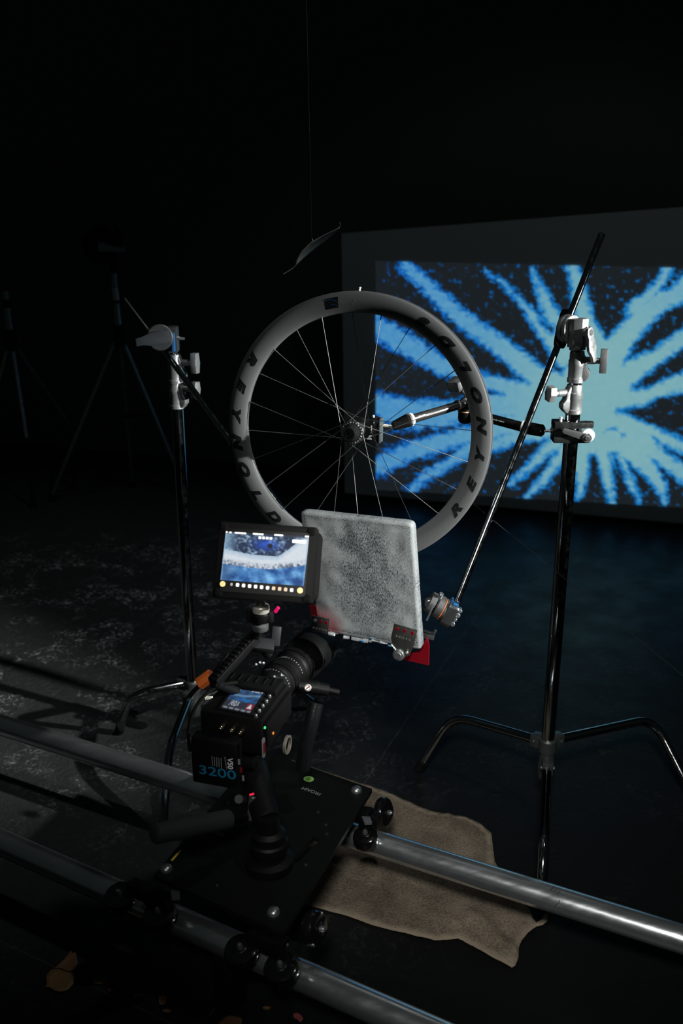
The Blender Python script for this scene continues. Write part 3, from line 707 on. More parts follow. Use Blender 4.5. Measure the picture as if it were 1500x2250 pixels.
sA = Yp(1216, 947, RY); sB = Yp(1195, 947, 2.355); el = Yp(1022, 905, 2.46); el2 = Yp(1008, 884, 2.45)
bm = NB(); cyl(bm, sA, sB, .0032); cyl(bm, Yp(1216, 946, RY), Yp(1209, 946, RY), .0075, seg=6); obj('stud', bm, M_STEEL, fa)
pA = Yp(1150, 939, 2.38)
bm = NB(); cyl(bm, sB, pA, .0150, .0155, seg=32, ch=.005); obj('ball_cup', bm, M_BLACK, fa)
bm = NB(); d = (sB-pA).normalized(); cyl(bm, pA - d*.004, pA + d*.004, .0168, seg=32); obj('collar_ring', bm, M_WHITE, fa, 'white ring')
bm = NB(); cyl(bm, pA, el, .0120, seg=32); obj('tube', bm, M_BLACK, fa)
bm = NB(); lathe(bm, el + Vector((0, 0, -.028)), (0, 0, 1), [(0, 0), (.012, .0), (.0165, .005), (.0180, .012), (.0180, .052), (.015, .058), (0, .058)], 32); elb = obj('elbow', bm, M_BLACK, fa)
bm = NB(); lathe(bm, el + Vector((0, 0, .0)), (0, 0, 1), [(.0179, 0), (.0188, .001), (.0188, .0025), (.0179, .0035)], 32); obj('copper_ring', bm, mat('copper_ring', (.6, .32, .2), .3, .6), elb)
bm = NB(); kz = el + Vector((0, 0, .028)); cyl(bm, kz, kz + Vector((0, 0, .008)), .012); cyl(bm, kz, kz + Vector((0, 0, .03)), .0055)
obj('knob_stem', bm, M_STEEL, fa)
bm = NB(); kz2 = Yp(1004, 843, 2.44); prism(bm, zframe(kz2, (-.25, -.2, 1), (1, 0, 0)), [( (.025 if i % 4 < 2 else .018)*math.cos(2*math.pi*i/16), (.025 if i % 4 < 2 else .018)*math.sin(2*math.pi*i/16)) for i in range(16)], -.014, .012, .003)
cyl(bm, kz2, kz + Vector((0, 0, .02)), .008); obj('star_knob', bm, M_CAST, fa)
t0 = Yp(901, 922, 2.36); t1 = Yp(1018, 887, 2.45)
bm = NB(); cyl(bm, t0, t1, .0108, seg=32); tb = obj('tube', bm, mat('satin_black_tube', (.10, .10, .10), .3, .8), fa)
d = (t1-t0).normalized(); q = Yp(1005, 890, 2.44)
bm = NB(); cyl(bm, q - d*.0018, q + d*.0018, .0135, seg=32); obj('collar_ring', bm, M_WHITE, fa, 'white ring')
bm = NB(); lathe(bm, t0 - d*.006, d, [(0, 0), (.014, 0), (.0172, .003), (.0160, .010), (.0118, .013), (0, .013)], 32); obj('collar_ring', bm, M_WHITE, fa, 'white ring')
tipc = Yp(862, 937, 2.35)
bm = NB(); cyl(bm, t0 - d*.004, tipc, .0165, .0115, seg=28, ch=.003); obj('ball_cup', bm, M_RUBBER, fa)
bm = NB(); cyl(bm, tipc, Yp(830, 933, 2.35), .0042); obj('stud', bm, M_SILVER, fa)
# lettering strip on the tube (illegible worn print)
cdir = (CAM - (t0+t1)/2); cdir = (cdir - d*cdir.dot(d)).normalized()
bm = NB()
for k, (s_, ln) in enumerate(((.022, .006), (.030, .004), (.036, .007), (.045, .003))):
    q = t0 + d*s_ + cdir*.0109 + cdir.cross(d)*(.001 if k < 3 else -.002); box(bm, frame(q, d, cdir.cross(d), cdir), ln, .003, .0004)
obj('worn_print', bm, M_WHITEP, tb)
bm = NB(); d2 = (el-pA).normalized(); cdir = (CAM - (pA+el)/2); cdir = (cdir - d2*cdir.dot(d2)).normalized()
for k in range(7):
    q = pA + d2*(.050+.0062*k) + cdir*.0121; box(bm, frame(q, d2, cdir.cross(d2), cdir), .0045, .0022+.001*(k % 2), .0004)
obj('worn_print', bm, M_WHITEP, fa)
# hub clamp
hcl = thing('super_clamp', Yp(820, 940, 2.33), 'small black clamp with white lettering gripping the wheel hub', 'clamp')
hq = Yp(818, 942, 2.335); ex = Vector((.95, -.28, .0)).normalized(); ez = Vector((.02, .05, 1)).normalized(); ey = ez.cross(ex).normalized(); Mh = frame(hq, ex, ey, ez)
bm = NB(); prism(bm, frame(hq, ex, ez, -ey) , [(-.019, -.029), (.017, -.031), (.019, -.020), (.019, .024), (.006, .030), (-.010, .022), (-.019, .010)], -.016, .016, .002)
box(bm, Mh, .040, .036, .006, (-.002, 0, .020), .001); cyl(bm, Mh @ Vector((-.025, -.02, .014)), Mh @ Vector((.01, -.02, .018)), .006)
obj('jaw_body', bm, mat('worn_black_metal2', (.045, .048, .048), .28, .8), hcl)
bm = text_bm('M SES', .0145, frame(Mh @ Vector((-.002, -.0168, -.006)), -ez*-1, -ex, ez.cross(-ex)), bold=.0006); obj('lettering', bm, M_WHITE, hcl, 'white lettering')
bm = NB(); q = Mh @ Vector((.004, -.010, .022)); cyl(bm, q, q + ez*.013, .0032); obj('release_button', bm, M_WHITE, hcl)
bm = NB(); box(bm, Mh, .003, .034, .06, (.021, 0, -.002), .001); obj('jaw_plate', bm, M_STEEL, hcl)

# ================================================================== ICE
In = Vector((-.30, -.95, .06)).normalized(); I0 = Yp(790, 1270, 2.10)
ic = [PL(x, y, I0, In) for x, y in ((658, 1122), (907, 1149), (926, 1430), (691, 1384))]
ice = thing('ice_block', (ic[2]+ic[3])/2, 'upright frosted slab of ice in front of the wheel', 'ice')
bm = NB(); uvl = bm.loops.layers.uv.new('UVMap'); NI = 40; TH = .030
def icep(u, v, k): # v up; rounded slab
    e = min(u, 1-u, v, 1-v); top = ic[0]*(1-u)+ic[1]*u; bot = ic[3]*(1-u)+ic[2]*u
    p = bot*(1-v)+top*v
    n_ = .0012*noise.noise(Vector((u*9, v*9, k*3)))+.0004*noise.noise(Vector((u*40, v*40, k)))
    return p - In*(TH if k else 0) + In*n_*(1 if not k else -1)
rr = .035
def samp(n):
    s = [0, .004, .012, .024]; return s + [.024+(1-.048)*i/n for i in range(1, n)] + [1-q for q in s[::-1]]
SU = samp(36); SV = samp(44)
def inset(u, v):
    e = min(min(u, 1-u)*.25, min(v, 1-v)*.30)  # metres
    R_ = .006; return 0 if e >= R_ else R_ - math.sqrt(max(0, R_*R_ - (R_-e)**2))
faces_v = {}
def corner(u, v):
    # round the four corners of the outline
    W_, H_ = .25, .30; R_ = .012; x, y = u*W_, v*H_
    cx_ = min(max(x, R_), W_-R_); cy_ = min(max(y, R_), H_-R_); dx, dy = x-cx_, y-cy_; m_ = max(abs(dx), abs(dy)); h_ = math.hypot(dx, dy)
    if h_ > 1e-9 and m_ > 0: s_ = m_/h_; x, y = cx_+dx*s_, cy_+dy*s_
    return x/W_, y/H_
for k in (0, 1):
    for i, u in enumerate(SU):
        for j, v in enumerate(SV):
            bnd = i in (0, len(SU)-1) or j in (0, len(SV)-1)
            cu_, cv_ = corner(u, v); p = icep(cu_, cv_, k); ins = inset(u, v); p = p + (-In if k == 0 else In)*ins
            faces_v[(k, i, j)] = (bm.verts.new(p), (cu_, cv_))
def addf(keys):
    f = bm.faces.new([faces_v[q][0] for q in keys])
    for lp, q in zip(f.loops, keys): lp[uvl].uv = faces_v[q][1]
nu, nv = len(SU), len(SV)
for i in range(nu-1):
    for j in range(nv-1):
        addf([(0, i, j), (0, i+1, j), (0, i+1, j+1), (0, i, j+1)]); addf([(1, i, j+1), (1, i+1, j+1), (1, i+1, j), (1, i, j)])
for i in range(nu-1): addf([(0, i, 0), (1, i, 0), (1, i+1, 0), (0, i+1, 0)]); addf([(0, i+1, nv-1), (1, i+1, nv-1), (1, i, nv-1), (0, i, nv-1)])
for j in range(nv-1): addf([(0, 0, j+1), (1, 0, j+1), (1, 0, j), (0, 0, j)]); addf([(0, nu-1, j), (1, nu-1, j), (1, nu-1, j+1), (0, nu-1, j+1)])
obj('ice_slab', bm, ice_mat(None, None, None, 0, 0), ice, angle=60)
bm = NB() # ragged melted edge along the bottom
for k in range(26):
    u = .06+.62*k/25 + random.uniform(-.012, .012); p = ic[3]*(1-u)+ic[2]*u - In*random.uniform(.002, .02) + Vector((0, 0, random.uniform(-.004, .004)))
    M = zframe(p, In + Vector((random.uniform(-.3, .3), 0, random.uniform(-.3, .3))), ic[2]-ic[3]); box(bm, M, random.uniform(.012, .026), random.uniform(.004, .009), random.uniform(.004, .012), bev=.0018)
obj('ice_crust', bm, mat('white_frost', (.5, .53, .54), .35, bump=.6, bscale=300), ice)
for (x, y, a, b) in ((795, 1408, .012, .003), (858, 1419, .012, .004), (817, 1402, .008, .002)):
    bm = NB(); box(bm, zframe(PL(x, y, I0+In*.006, In), In, ic[2]-ic[3]), a, b, .002, bev=.0005)
    obj('blue_chip', bm, mat('blue_wax', (.08, .25, .45), .4), ice, 'pale blue chip')

def bracket(cx_, cy_, rot, label, w_=.055, h_=.035, tongue=True):
    p = PL(cx_, cy_, I0 + In*.004, In)
    ex = (ic[2]-ic[3]).normalized(); ex = (ex*math.cos(rot) + In.cross(ex).normalized()*math.sin(rot)).normalized(); ey = In.cross(ex).normalized()
    br = thing('jaw_plate', p, label, 'clamp'); M = frame(p, ex, ey, In)
    bm = NB(); pts = [(-w_/2, h_/2), (w_/2, h_/2), (w_/2, -h_/2)]
    if tongue: pts += [(w_*.40, -h_*1.35), (w_*.12, -h_*1.75), (-w_*.12, -h_*1.75), (-w_*.34, -h_*1.2)]
    pts += [(-w_/2, -h_/2)]
    prism(bm, M, pts[::-1], 0, .0030, .0008); obj('steel_plate', bm, mat('worn_plate', (.10, .103, .095), .35, .8, rvar=.1, rscale=60), br)
    for k in (-1, 0, 1):
        bm = NB(); q = M @ Vector((k*w_*.33, h_*.22, .0028)); cyl(bm, q, q + In*.0012, .0042, seg=18); obj('red_hole', bm, M_RED, br, 'red hole showing dyed ice')
    if tongue:
        bm = NB(); q = M @ Vector((-.002, -h_*1.5, .002)); lathe(bm, q, In, [(0, 0), (.013, 0), (.014, .004), (.012, .008), (.008, .009), (.0075, .012), (0, .012)], 30); obj('bolt', bm, M_STEEL, br)
        bm = NB(); a = M @ Vector((-.024, -h_*.95, .004)); b = M @ Vector((-.010, -h_*1.25, .004)); cyl(bm, a, b, .0016); q = M @ Vector((.016, -h_*1.15, .005)); cyl(bm, q, q+In*.004, .003); obj('spring_wire', bm, M_SILVER, br)
    bm = NB()
    for k in range(9): box(bm, M @ Matrix.Translation((-.016 + .004*k, -h_*.28, .0031)), .0006 if k % 2 else .0018, .0042, .0003)
    obj('stamped_marks', bm, M_GREYP, br)
    return br
b1 = bracket(888, 1392, -.10, 'worn steel jaw plate clamping the lower right corner of the ice')
b2 = bracket(704, 1372, -.02, 'pale steel jaw plate at the lower left corner of the ice', .042, .038, False)
b2.children[0].data.materials[0] = mat('pale_plate', (.26, .27, .26), .35, .7)
bm = NB(); W0 = I0 - In*.034
def flatpoly(bm, pxs, pt, n, th):
    f = [PL(x, y, pt, n) for x, y in pxs]; a = [bm.verts.new(p) for p in f]; b = [bm.verts.new(p - n*th) for p in f]
    bm.faces.new(a); bm.faces.new(b[::-1])
    for i in range(len(f)): j = (i+1) % len(f); bm.faces.new((a[i], b[i], b[j], a[j]))
flatpoly(bm, [(884, 1440), (918, 1432), (938, 1400), (942, 1420), (941, 1462), (905, 1454), (884, 1449)], W0, In, .006)
obj('acrylic_pad', bm, M_RED, label='translucent red acrylic pad behind the lower right corner of the ice', cat='pad', group=None)
bm = NB(); flatpoly(bm, [(679, 1330), (694, 1332), (699, 1362), (684, 1358)], I0 + In*.0015, In, .022); obj('acrylic_pad', bm, M_RED, label='small red acrylic pad at the left edge of the ice', cat='pad')

# ================================================================== MONITOR
def fit_rect(pxs, pt, n):
    q = [PL(x, y, pt, n) for x, y in pxs]; c = sum(q, Vector())/4
    ex = ((q[1]+q[2])-(q[0]+q[3])).normalized(); ez = n.normalized(); ey = ez.cross(ex).normalized()
    w_ = ((q[1]-q[0]).length+(q[2]-q[3]).length)/2; h_ = abs(((q[0]+q[1])-(q[2]+q[3])).dot(ey))/2
    return frame(c, ex, ey, ez), w_, h_
Mn = Vector((-.10, -.90, .42)).normalized(); M0 = Yp(588, 1230, 1.85)
MF, mw, mh = fit_rect([(486, 1148), (697, 1156), (684, 1330), (460, 1309)], M0, Mn)
mon = thing('field_monitor', MF.translation - Vector((0, 0, mh/2)), 'black field monitor showing a blue and white close-up', 'monitor')
bm = NB(); prism(bm, MF, rrect(mw, mh, .016), -.030, 0, .003)
prism(bm, MF @ Matrix.Translation((.010, 0, -.030)), rrect(mw*.97, mh*.92, .014), -.018, 0, .003)
obj('housing', bm, M_BLACKPL, mon)
for sx_ in (-1, 1):
    for sy_ in (-1, 1):
        bm = NB(); box(bm, MF, .024, .022, .034, (sx_*(mw/2-.0115), sy_*(mh/2-.0105), -.016), .008, 4); obj('corner_bumper', bm, M_RUBBER, mon)
bm = NB(); prism(bm, MF, rrect(mw*.86, mh*.83, .003), -.0002, .0008); obj('bezel_glass', bm, mat('black_glass', (.004, .004, .004), .35, 0, .3), mon)
SQ = [(496, 1168), (679, 1179), (667, 1288), (484, 1274)]
SC = [PL(x, y, M0 + Mn*.0014, Mn) for x, y in SQ]
def bil(q, u, v): return q[0]*(1-u)*(1-v)+q[1]*u*(1-v)+q[2]*u*v+q[3]*(1-u)*v
def mon_pic(u, v):
    n1 = noise.noise(Vector((u*8, v*6, 3))); n2 = noise.noise(Vector((u*34, v*26, 1.5))); n3 = noise.noise(Vector((u*80, v*60, 5)))
    top = .36 + .12*math.sin((u-.15)*3.0) - (.45*(u-.62) if u > .62 else 0); top = .37 + .10*math.sin(u*3.1) - (1.2*(u-.66) if u > .66 else 0)
    bot = top + .27 + (.10*(u-.66) if u > .66 else 0) + (.02 if u < .3 else 0)
    bot = .66 + .05*math.sin(u*3.3) - (.18*(u-.6) if u > .6 else 0)
    if v < top - .02:
        g = max(0, n1*.9+n2*1.1+.15); c = mixc((25, 40, 66), (150, 175, 200), g*.9)
        cb = math.exp(-((u-.50)**2/.02+(v-.22)**2/.012)); c = mixc(c, (30, 80, 200), cb*.85)
        c = mixc(c, (120, 150, 175), max(0, 1-u*5))
        if math.hypot((u-.55)*1.5, v-.24) < .05: c = (25, 22, 40)
    elif v < bot:
        e = min((v-top)/.10, 1); c = mixc((170, 190, 208), (206, 214, 222), e + n2*.3)
        k = max(0, (v-(bot-.13))/.13); c = mixc(c, (50, 62, 84), k*(.45+1.1*n2+.5*n3))
    else:
        g = .5+n1*.9+n2*.25; c = mixc((10, 62, 130), (120, 180, 228), g); c = mixc(c, (18, 50, 100), max(0, (u-.78)*2.5)*max(0, (v-.8)*4)); c = mixc(c, (60, 80, 110), max(0, 1-u*4)*(.5+n2))
    if v < .045: c = mixc(c, (40, 50, 60), .5)
    if u < .015 or u > .985: c = mixc(c, (140, 180, 210), .5)
    return c
picture_grid('display', 96, 60, lambda u, v: bil(SC, u, v), mon_pic, emis_attr('monitor_picture', 1.05), mon, 'lit display')
M_UIW = mat('ui_white', (.5, .5, .5), .5, emis=(.85, .85, .82), estr=.9); M_UIY = mat('ui_yellow', (.5, .4, .2), .5, emis=(.88, .62, .27), estr=.9); M_UIG = mat('ui_grey', (.3, .3, .3), .5, emis=(.30, .27, .24), estr=1)
def uip(bm, x, y, w_, h_, rnd=False):
    p = PL(x, y, M0 + Mn*.0022, Mn); s_ = .000905
    if rnd: prism(bm, MF.to_3x3().to_4x4().copy() if False else frame(p, MF.col[0].xyz, MF.col[1].xyz, MF.col[2].xyz), circ(w_*s_/2, 20), 0, .0004)
    else: prism(bm, frame(p, MF.col[0].xyz, MF.col[1].xyz, MF.col[2].xyz), rrect(w_*s_, h_*s_, min(w_, h_)*s_*.28, 3), 0, .0004)
bm = NB()
for x, y, w_, h_ in ((498, 1169, 4, 4), (506, 1170, 6, 4), (528, 1171.5, 26, 4), (567, 1173.5, 24, 4), (612, 1176, 20, 4), (674, 1179, 9, 4), (657, 1190, 31, 8)): uip(bm, x, y, w_, h_)
for k in range(4): uip(bm, 571+k*8, 1181.5+k*.5, 6.5, 6)
obj('status_text', bm, M_UIW, mon)
for k in range(11):
    bm = NB(); uip(bm, 508.5+k*13.2, 1284+k*1.25, 7.5 if k else 5, 8 if k else 6); obj('toolbar_icon', bm, M_UIG if k in (0,) else M_UIW if k not in (7, 8, 9) else mat('ui_tan', (.4, .3, .2), .5, emis=(.6, .45, .32), estr=.9), mon)
for x, y, w_ in ((489, 1283, 12.5), (659, 1297.5, 13)):
    bm = NB(); uip(bm, x, y, w_, w_, True); obj('yellow_button', bm, M_UIY, mon, 'round yellow on-screen button')

# ================================================================== CINEMA CAMERA
YAW = math.radians(16.9)
cex = Vector((math.cos(YAW), -math.sin(YAW), 0)); cey = Vector((math.sin(YAW), math.cos(YAW), 0)); cez = Vector((0, 0, 1))
BR = G(574, 1582, .60)   # rear right top corner
Wd, Ln, Hb = .140, .165, .085
def cb(x, y, z): return BR + cex*(x-Wd) + cey*y + cez*z     # x from left side, y from the rear, z from the top
CF = frame(BR - cex*Wd, cex, cey, cez)
cc = thing('cinema_camera', cb(Wd/2, Ln/2, -.16), 'black cinema camera seen from behind with its lens towards the ice', 'camera')
bm = NB(); box(bm, CF, Wd, Ln, Hb, (Wd/2, Ln/2, -Hb/2), .006)
box(bm, CF, Wd*.9, Ln*.35, .02, (Wd/2, Ln*.80, .004), .004); box(bm, CF, .012, Ln*.9, .055, (Wd+.004, Ln/2, -.04), .003); box(bm, CF, Wd*.86, Ln*.7, .02, (Wd/2, Ln*.5, -Hb-.008), .003)
for k in range(6): box(bm, CF, .004, .03, .004, (Wd*.12+.02*k, Ln*.84, .0145), .001)
obj('body', bm, M_BLACKPL, cc)
bm = NB(); DQ = [(513, 1507), (584, 1519), (553, 1571), (480, 1556)]
D0 = Vector((0, 0, .602)); DN = Vector((0, 0, 1))
a = [G(x, y, .604) for x, y in DQ]; lo = [G(x, y, .604) - cez*.008 for x, y in DQ]
va = [bm.verts.new(p) for p in a]; vb = [bm.verts.new(p) for p in lo]; bm.faces.new(va); bm.faces.new(vb[::-1])
for i in range(4): j = (i+1) % 4; bm.faces.new((va[i], vb[i], vb[j], va[j]))
tp = obj('touch_panel', bm, mat('panel_gloss', (.006, .006, .007), .4, 0, .3), cc)
DS = [G(x, y, .6048) for x, y in ((517, 1511.5), (578.4, 1521.8), (549, 1567), (485.3, 1553.3))]
def dpic(u, v):
    n1 = noise.noise(Vector((u*7, v*7, 2))); n2 = noise.noise(Vector((u*30, v*30, 7)))
    if v < .07: return (150, 160, 165) if (int(u*22) % 5) and (u < .25 or u > .6) else (30, 50, 70)
    if v > .90: return (110, 115, 125) if (int(u*15) % 3) else (50, 54, 62)
    if v < .58:
        c = mixc((20, 38, 70), (24, 84, 140), .5+n1); c = mixc(c, (110, 140, 165), math.exp(-((v-.27-.05*math.sin(u*5))**2)/.004)*.8*(1 if u > .1 else .3))
        return mixc(c, (10, 100, 170), math.exp(-((u-.6)**2/.03+(v-.5)**2/.006))*.9)
    if .18 < u < .48 and .58 < v < .84: return mixc((30, 34, 44), (170, 178, 190), .5 + n2*2.0)
    if u > .76 and u < .98 and v > .6 and v < .88: return (190, 195, 200) if abs(u-.87)*3 < (v-.6) and v < .84 and v > .63 else (120, 14, 36)
    return (28, 34, 48)
picture_grid('small_display', 44, 40, lambda u, v: bil(DS, u, v), dpic, emis_attr('camera_display', .95), tp, 'small lit display')
for x, y in ((592, 1528), (585, 1539), (577, 1549), (569, 1560), (562, 1571)):
    p = G(x, y, .604); bm = NB(); lathe(bm, p - cez*.006, cez, [(0, 0), (.0042, 0), (.0042, .006), (.003, .008), (0, .0085)], 14)
    obj('control_button', bm, M_STEEL, cc)
for x, y in ((489, 1595), (512, 1601), (531, 1606)):
    p = PL(x, y, cb(0, -.004, 0), cey); bm = NB(); cyl(bm, p + cey*.008, p - cey*.010, .0050); cyl(bm, p - cey*.008, p - cey*.016, .0042, .0038); obj('bnc_connector', bm, M_BRASS, cc)
# side controls
sidep = cb(Wd+.011, 0, 0)
for nm, x, y, r_, m_ in (('green_indicator', 582, 1599, .0028, M_LEDG), ('amber_indicator', 600, 1611, .0030, M_LEDO)):
    p = PL(x, y, sidep, cex); bm = NB(); cyl(bm, p - cex*.002, p + cex*.0015, r_, seg=14); obj(nm, bm, m_, cc, label=nm.replace('_', ' ') + ' lamp')
p = PL(628, 1636, cb(Wd+.014, 0, 0), cex); bm = NB(); lathe(bm, p, cex, [(.019, 0), (.0215, 0), (.0215, .006), (.019, .007), (.0165, .006), (.0165, 0)], 40); obj('side_ring', bm, mat('dull_brass', (.20, .19, .15), .35, .5), cc, 'bare metal ring')
p = PL(578, 1643, sidep, cex); bm = NB(); prism(bm, frame(p, cey, cez, cex), rrect(.014, .046, .006), 0, .002); sp_ = obj('side_badge', bm, M_GREYP, cc)
bm = NB(); prism(bm, frame(p, cey, cez, cex), rrect(.010, .024, .002), .0021, .003); obj('red_stripe', bm, M_REDD, sp_)
# side handle: glossy curved grip tube
bm = NB(); tube(bm, [Yp(694, 1545, 2.02), Yp(684, 1590, 2.0), Yp(670, 1640, 1.99), Yp(664, 1688, 1.99)], .0175, 22, smooth=.05); obj('side_grip', bm, mat('ribbed_black_grip', (.005, .0055, .006), .25, 0, .4, bump=.2, bscale=200), cc)
# battery
bp = cb(0, 0, 0)
Bo = cb(-.004, -.034, -Hb-.045)
bm = NB(); box(bm, frame(Bo, cex, cey, cez), .104, .036, .110, (.048, .016, .030), .007); bat = obj('battery', bm, M_BLACK, cc)
bface = PL(475, 1690, Bo - cey*.0025, cey)
BFm = lambda x, y: frame(PL(x, y, Bo - cey*.0030, cey), cex, cez, -cey)
bm = text_bm('3200', .030, BFm(477, 1698), bold=.0002, sx=1.45, depth=.0002); obj('lettering', bm, mat('cyan_print', (.006, .13, .25), .5), bat, 'large blue numerals 3200')
bm = text_bm('V50', .0165, BFm(505, 1678) @ Matrix.Rotation(-math.pi/2, 4, 'Z'), bold=.0003, depth=.0002); obj('lettering', bm, M_WHITEP, bat)
bm = NB()
for k in range(9): box(bm, BFm(494+k*.45, 1664+k*3.2), .0030, .0016, .0003)
obj('fine_print', bm, M_GREYP, bat)
for q_, mm_ in ((0, M_GREYP), (1, M_REDD), (2, M_GREYP)):
    bm = NB(); box(bm, BFm(525+q_*4.5, 1674+q_*18), .005, .013, .0004); obj('edge_print', bm, mm_, bat)
bm = NB()
for k in range(5): box(bm, BFm(466+5*k, 1672+k*1.2), .0016, .024-.002*(k % 2), .0003)
obj('fine_print', bm, M_GREYP, bat)
# lens
lo_ = cb(Wd*.62, Ln+.0, -.030)
tgt = Yp(700, 1415, 2.26)
ld = (tgt - lo_).normalized()
lens_len = (tgt-lo_).length
bm = NB(); Lp = [(0, -.01), (.034, -.01), (.034, .015), (.041, .02), (.041, .045), (.044, .048), (.044, .085), (.0415, .088), (.0415, .12), (.045, .125), (.045, .16), (.050, .17), (.052, .178), (.052, lens_len-.004), (.050, lens_len), (.046, lens_len), (.044, lens_len-.012), (0, lens_len-.016)]
lathe(bm, lo_, ld, Lp, 64); lens = obj('lens', bm, M_BLACK, cc)
bm = NB(); lathe(bm, lo_, ld, [(0, lens_len-.010), (.030, lens_len-.011), (.0445, lens_len-.013)], 48); obj('front_glass', bm, M_GLASS, lens)
for y0, y1, r_ in ((.050, .083, .0440), (.126, .158, .0450)):
    bm = NB()
    for k in range(72):
        a = 2*math.pi*k/72; x_, y_, z_ = basis(ld); dd = x_*math.cos(a)+y_*math.sin(a); tt = z_.cross(dd)
        box(bm, frame(lo_ + ld*((y0+y1)/2) + dd*(r_+.0012), tt, dd, ld), .0022, .003, (y1-y0)*.55)
    obj('focus_gear', bm, M_BLACKPL, lens)
upl = (Vector((0, 0, 1)) - ld*ld.z).normalized(); sdl = ld.cross(upl)
bm = NB()
for (yy, n_, r_, a0, a1) in ((.103, 13, .0417, -40, 85), (.036, 12, .0412, -30, 90)):
    for k in range(n_):
        a = math.radians(a0 + (a1-a0)*k/n_); dd = upl*math.cos(a) + sdl*math.sin(a); tt = ld.cross(dd)
        merge(bm, text_bm(random.choice(['4', '5', '6', '8', '10', '2.8', '22', '16']), .0062, frame(lo_ + ld*yy + dd*r_, -tt, ld, dd), depth=.0001))
obj('scale_engraving', bm, mat('engraving', (.22, .23, .23), .5), lens)
# focus motor with red centre
mp_ = Yp(676, 1511, 2.03); bm = NB(); cyl(bm, Yp(655, 1508, 2.06), Yp(700, 1512, 2.06), .016); cyl(bm, Yp(695, 1512, 2.06), Yp(722, 1517, 2.06), .0145); cyl(bm, Yp(720, 1516, 2.06), Yp(745, 1522, 2.06), .0075)
mo = obj('focus_motor', bm, M_BLACK, cc)
fd = (CAM - mp_).normalized(); bm = NB(); lathe(bm, mp_ - fd*.010, fd, [(0, 0), (.0082, 0), (.0082, .008), (.006, .010), (.0045, .009), (0, .009)], 28); mc_ = obj('motor_cap', bm, M_SILVER, mo)
bm = NB(); box(bm, zframe(mp_ + fd*.0000, fd, (1, .3, .6)), .009, .0035, .001, (0, 0, -.0005)); obj('red_mark', bm, M_RED, mc_)
# rods along the left, top handle, monitor mount
h0 = Yp(468, 1500, 1.90); h1 = Yp(560, 1398, 2.02)
bm = NB(); hd_ = (h1-h0); hM = zframe(h0, hd_, (0, 0, 1)); hl_ = hd_.length
box(bm, hM, .020, .026, hl_, (0, 0, hl_/2), .003)
for k in range(11): box(bm, hM, .026, .018, .007, (0, 0, .014+k*(hl_-.03)/10), .0015)
obj('top_handle', bm, M_BLACK, cc)
bm = NB(); cyl(bm, Yp(500, 1440, 2.02), Yp(452, 1505, 1.93), .006); cyl(bm, h1, Yp(571, 1374, 1.95), .012); cyl(bm, Yp(520, 1520, 1.95), h0, .011); cyl(bm, Yp(590, 1440, 2.04), h1, .011); obj('support_rod', bm, M_BLACK, cc)
for x, y in ((571, 1456), (563, 1460), (579, 1457), (603, 1487), (619, 1484)):
    p = Yp(x, y, 1.99); bm = NB(); lathe(bm, p, CAM-p, [(0, 0), (.0032, 0), (.003, .0026), (0, .0036)], 14)
    obj('cap_screw', bm, M_STEEL, cc)
bm = NB(); box(bm, zframe(Yp(577, 1418, 2.02), (.2, -.5, .8), (1, 0, 0)), .05, .03, .02, bev=.004); box(bm, zframe(Yp(606, 1398, 2.06), (.3, -.9, .3), (.2, 0, 1)), .045, .022, .006, bev=.003)
obj('handle_clamp', bm, M_DKCAST if False else mat('soft_grey_black', (.012, .013, .014), .5, 0, .2), cc)
bm = NB(); tube(bm, bez(Yp(520, 1500, 1.93), Yp(440, 1500, 1.88), Yp(400, 1580, 1.86), Yp(418, 1650, 1.86)), .004, 10); obj('cable', bm, M_RUBBER, cc)
bm = NB(); tube(bm, bez(Yp(470, 1478, 1.96), Yp(445, 1500, 1.95), Yp(420, 1520, 1.94), Yp(410, 1540, 1.93)), .0050, 12); cbl = obj('cable', bm, M_RUBBER, cc)
bm = NB(); a = Yp(438, 1503, 1.93); b = Yp(466, 1483, 1.93); cyl(bm, a, b, .0150, seg=8, ch=.001); obj('orange_tape', bm, M_ORANGE, cbl, 'orange tape wrap')
bm = NB(); box(bm, zframe(Yp(458, 1532, 1.93), (.3, -.8, .5), (1, 0, .2)), .018, .010, .005, bev=.001); obj('tie_clip', bm, M_SILVER, cc)
# monitor bracket
mb = thing('monitor_mount', Yp(572, 1372, 1.90), 'knurled silver and black tilt mount under the field monitor', 'mount')
a = Yp(572, 1372, 1.90); up = Vector((0, 0, 1))
bm = NB(); lathe(bm, a, up, [(0, -.012), (.016, -.012), (.017, -.008), (.017, .0), (.012, .004), (.012, .010), (0, .010)], 28); obj('lower_knob', bm, M_STEEL, mb)
bm = NB(); lathe(bm, a + up*.008, up, [(0, 0), (.020, 0), (.021, .003), (.021, .018), (.018, .022), (0, .022)], 28); box(bm, zframe(a + up*.018, (-.2, -.9, .3), (1, 0, 0)), .055, .024, .02, bev=.003); obj('tilt_body', bm, M_BLACK, mb)
bm = NB(); q = Yp(573, 1336, 1.88); lathe(bm, q, up, [(0, -.008), (.017, -.008), (.0175, -.004), (.0175, .004), (.016, .006), (.010, .008), (.010, .022), (0, .022)], 30); obj('lock_wheel', bm, M_SILVER, mb)
bm = NB(); a2 = Yp(604, 1345, 1.90); b2_ = Yp(612, 1334, 1.90); cyl(bm, a2, b2_, .0038, seg=12); obj('pink_light', bm, M_PINK, mb, 'glowing pink light')

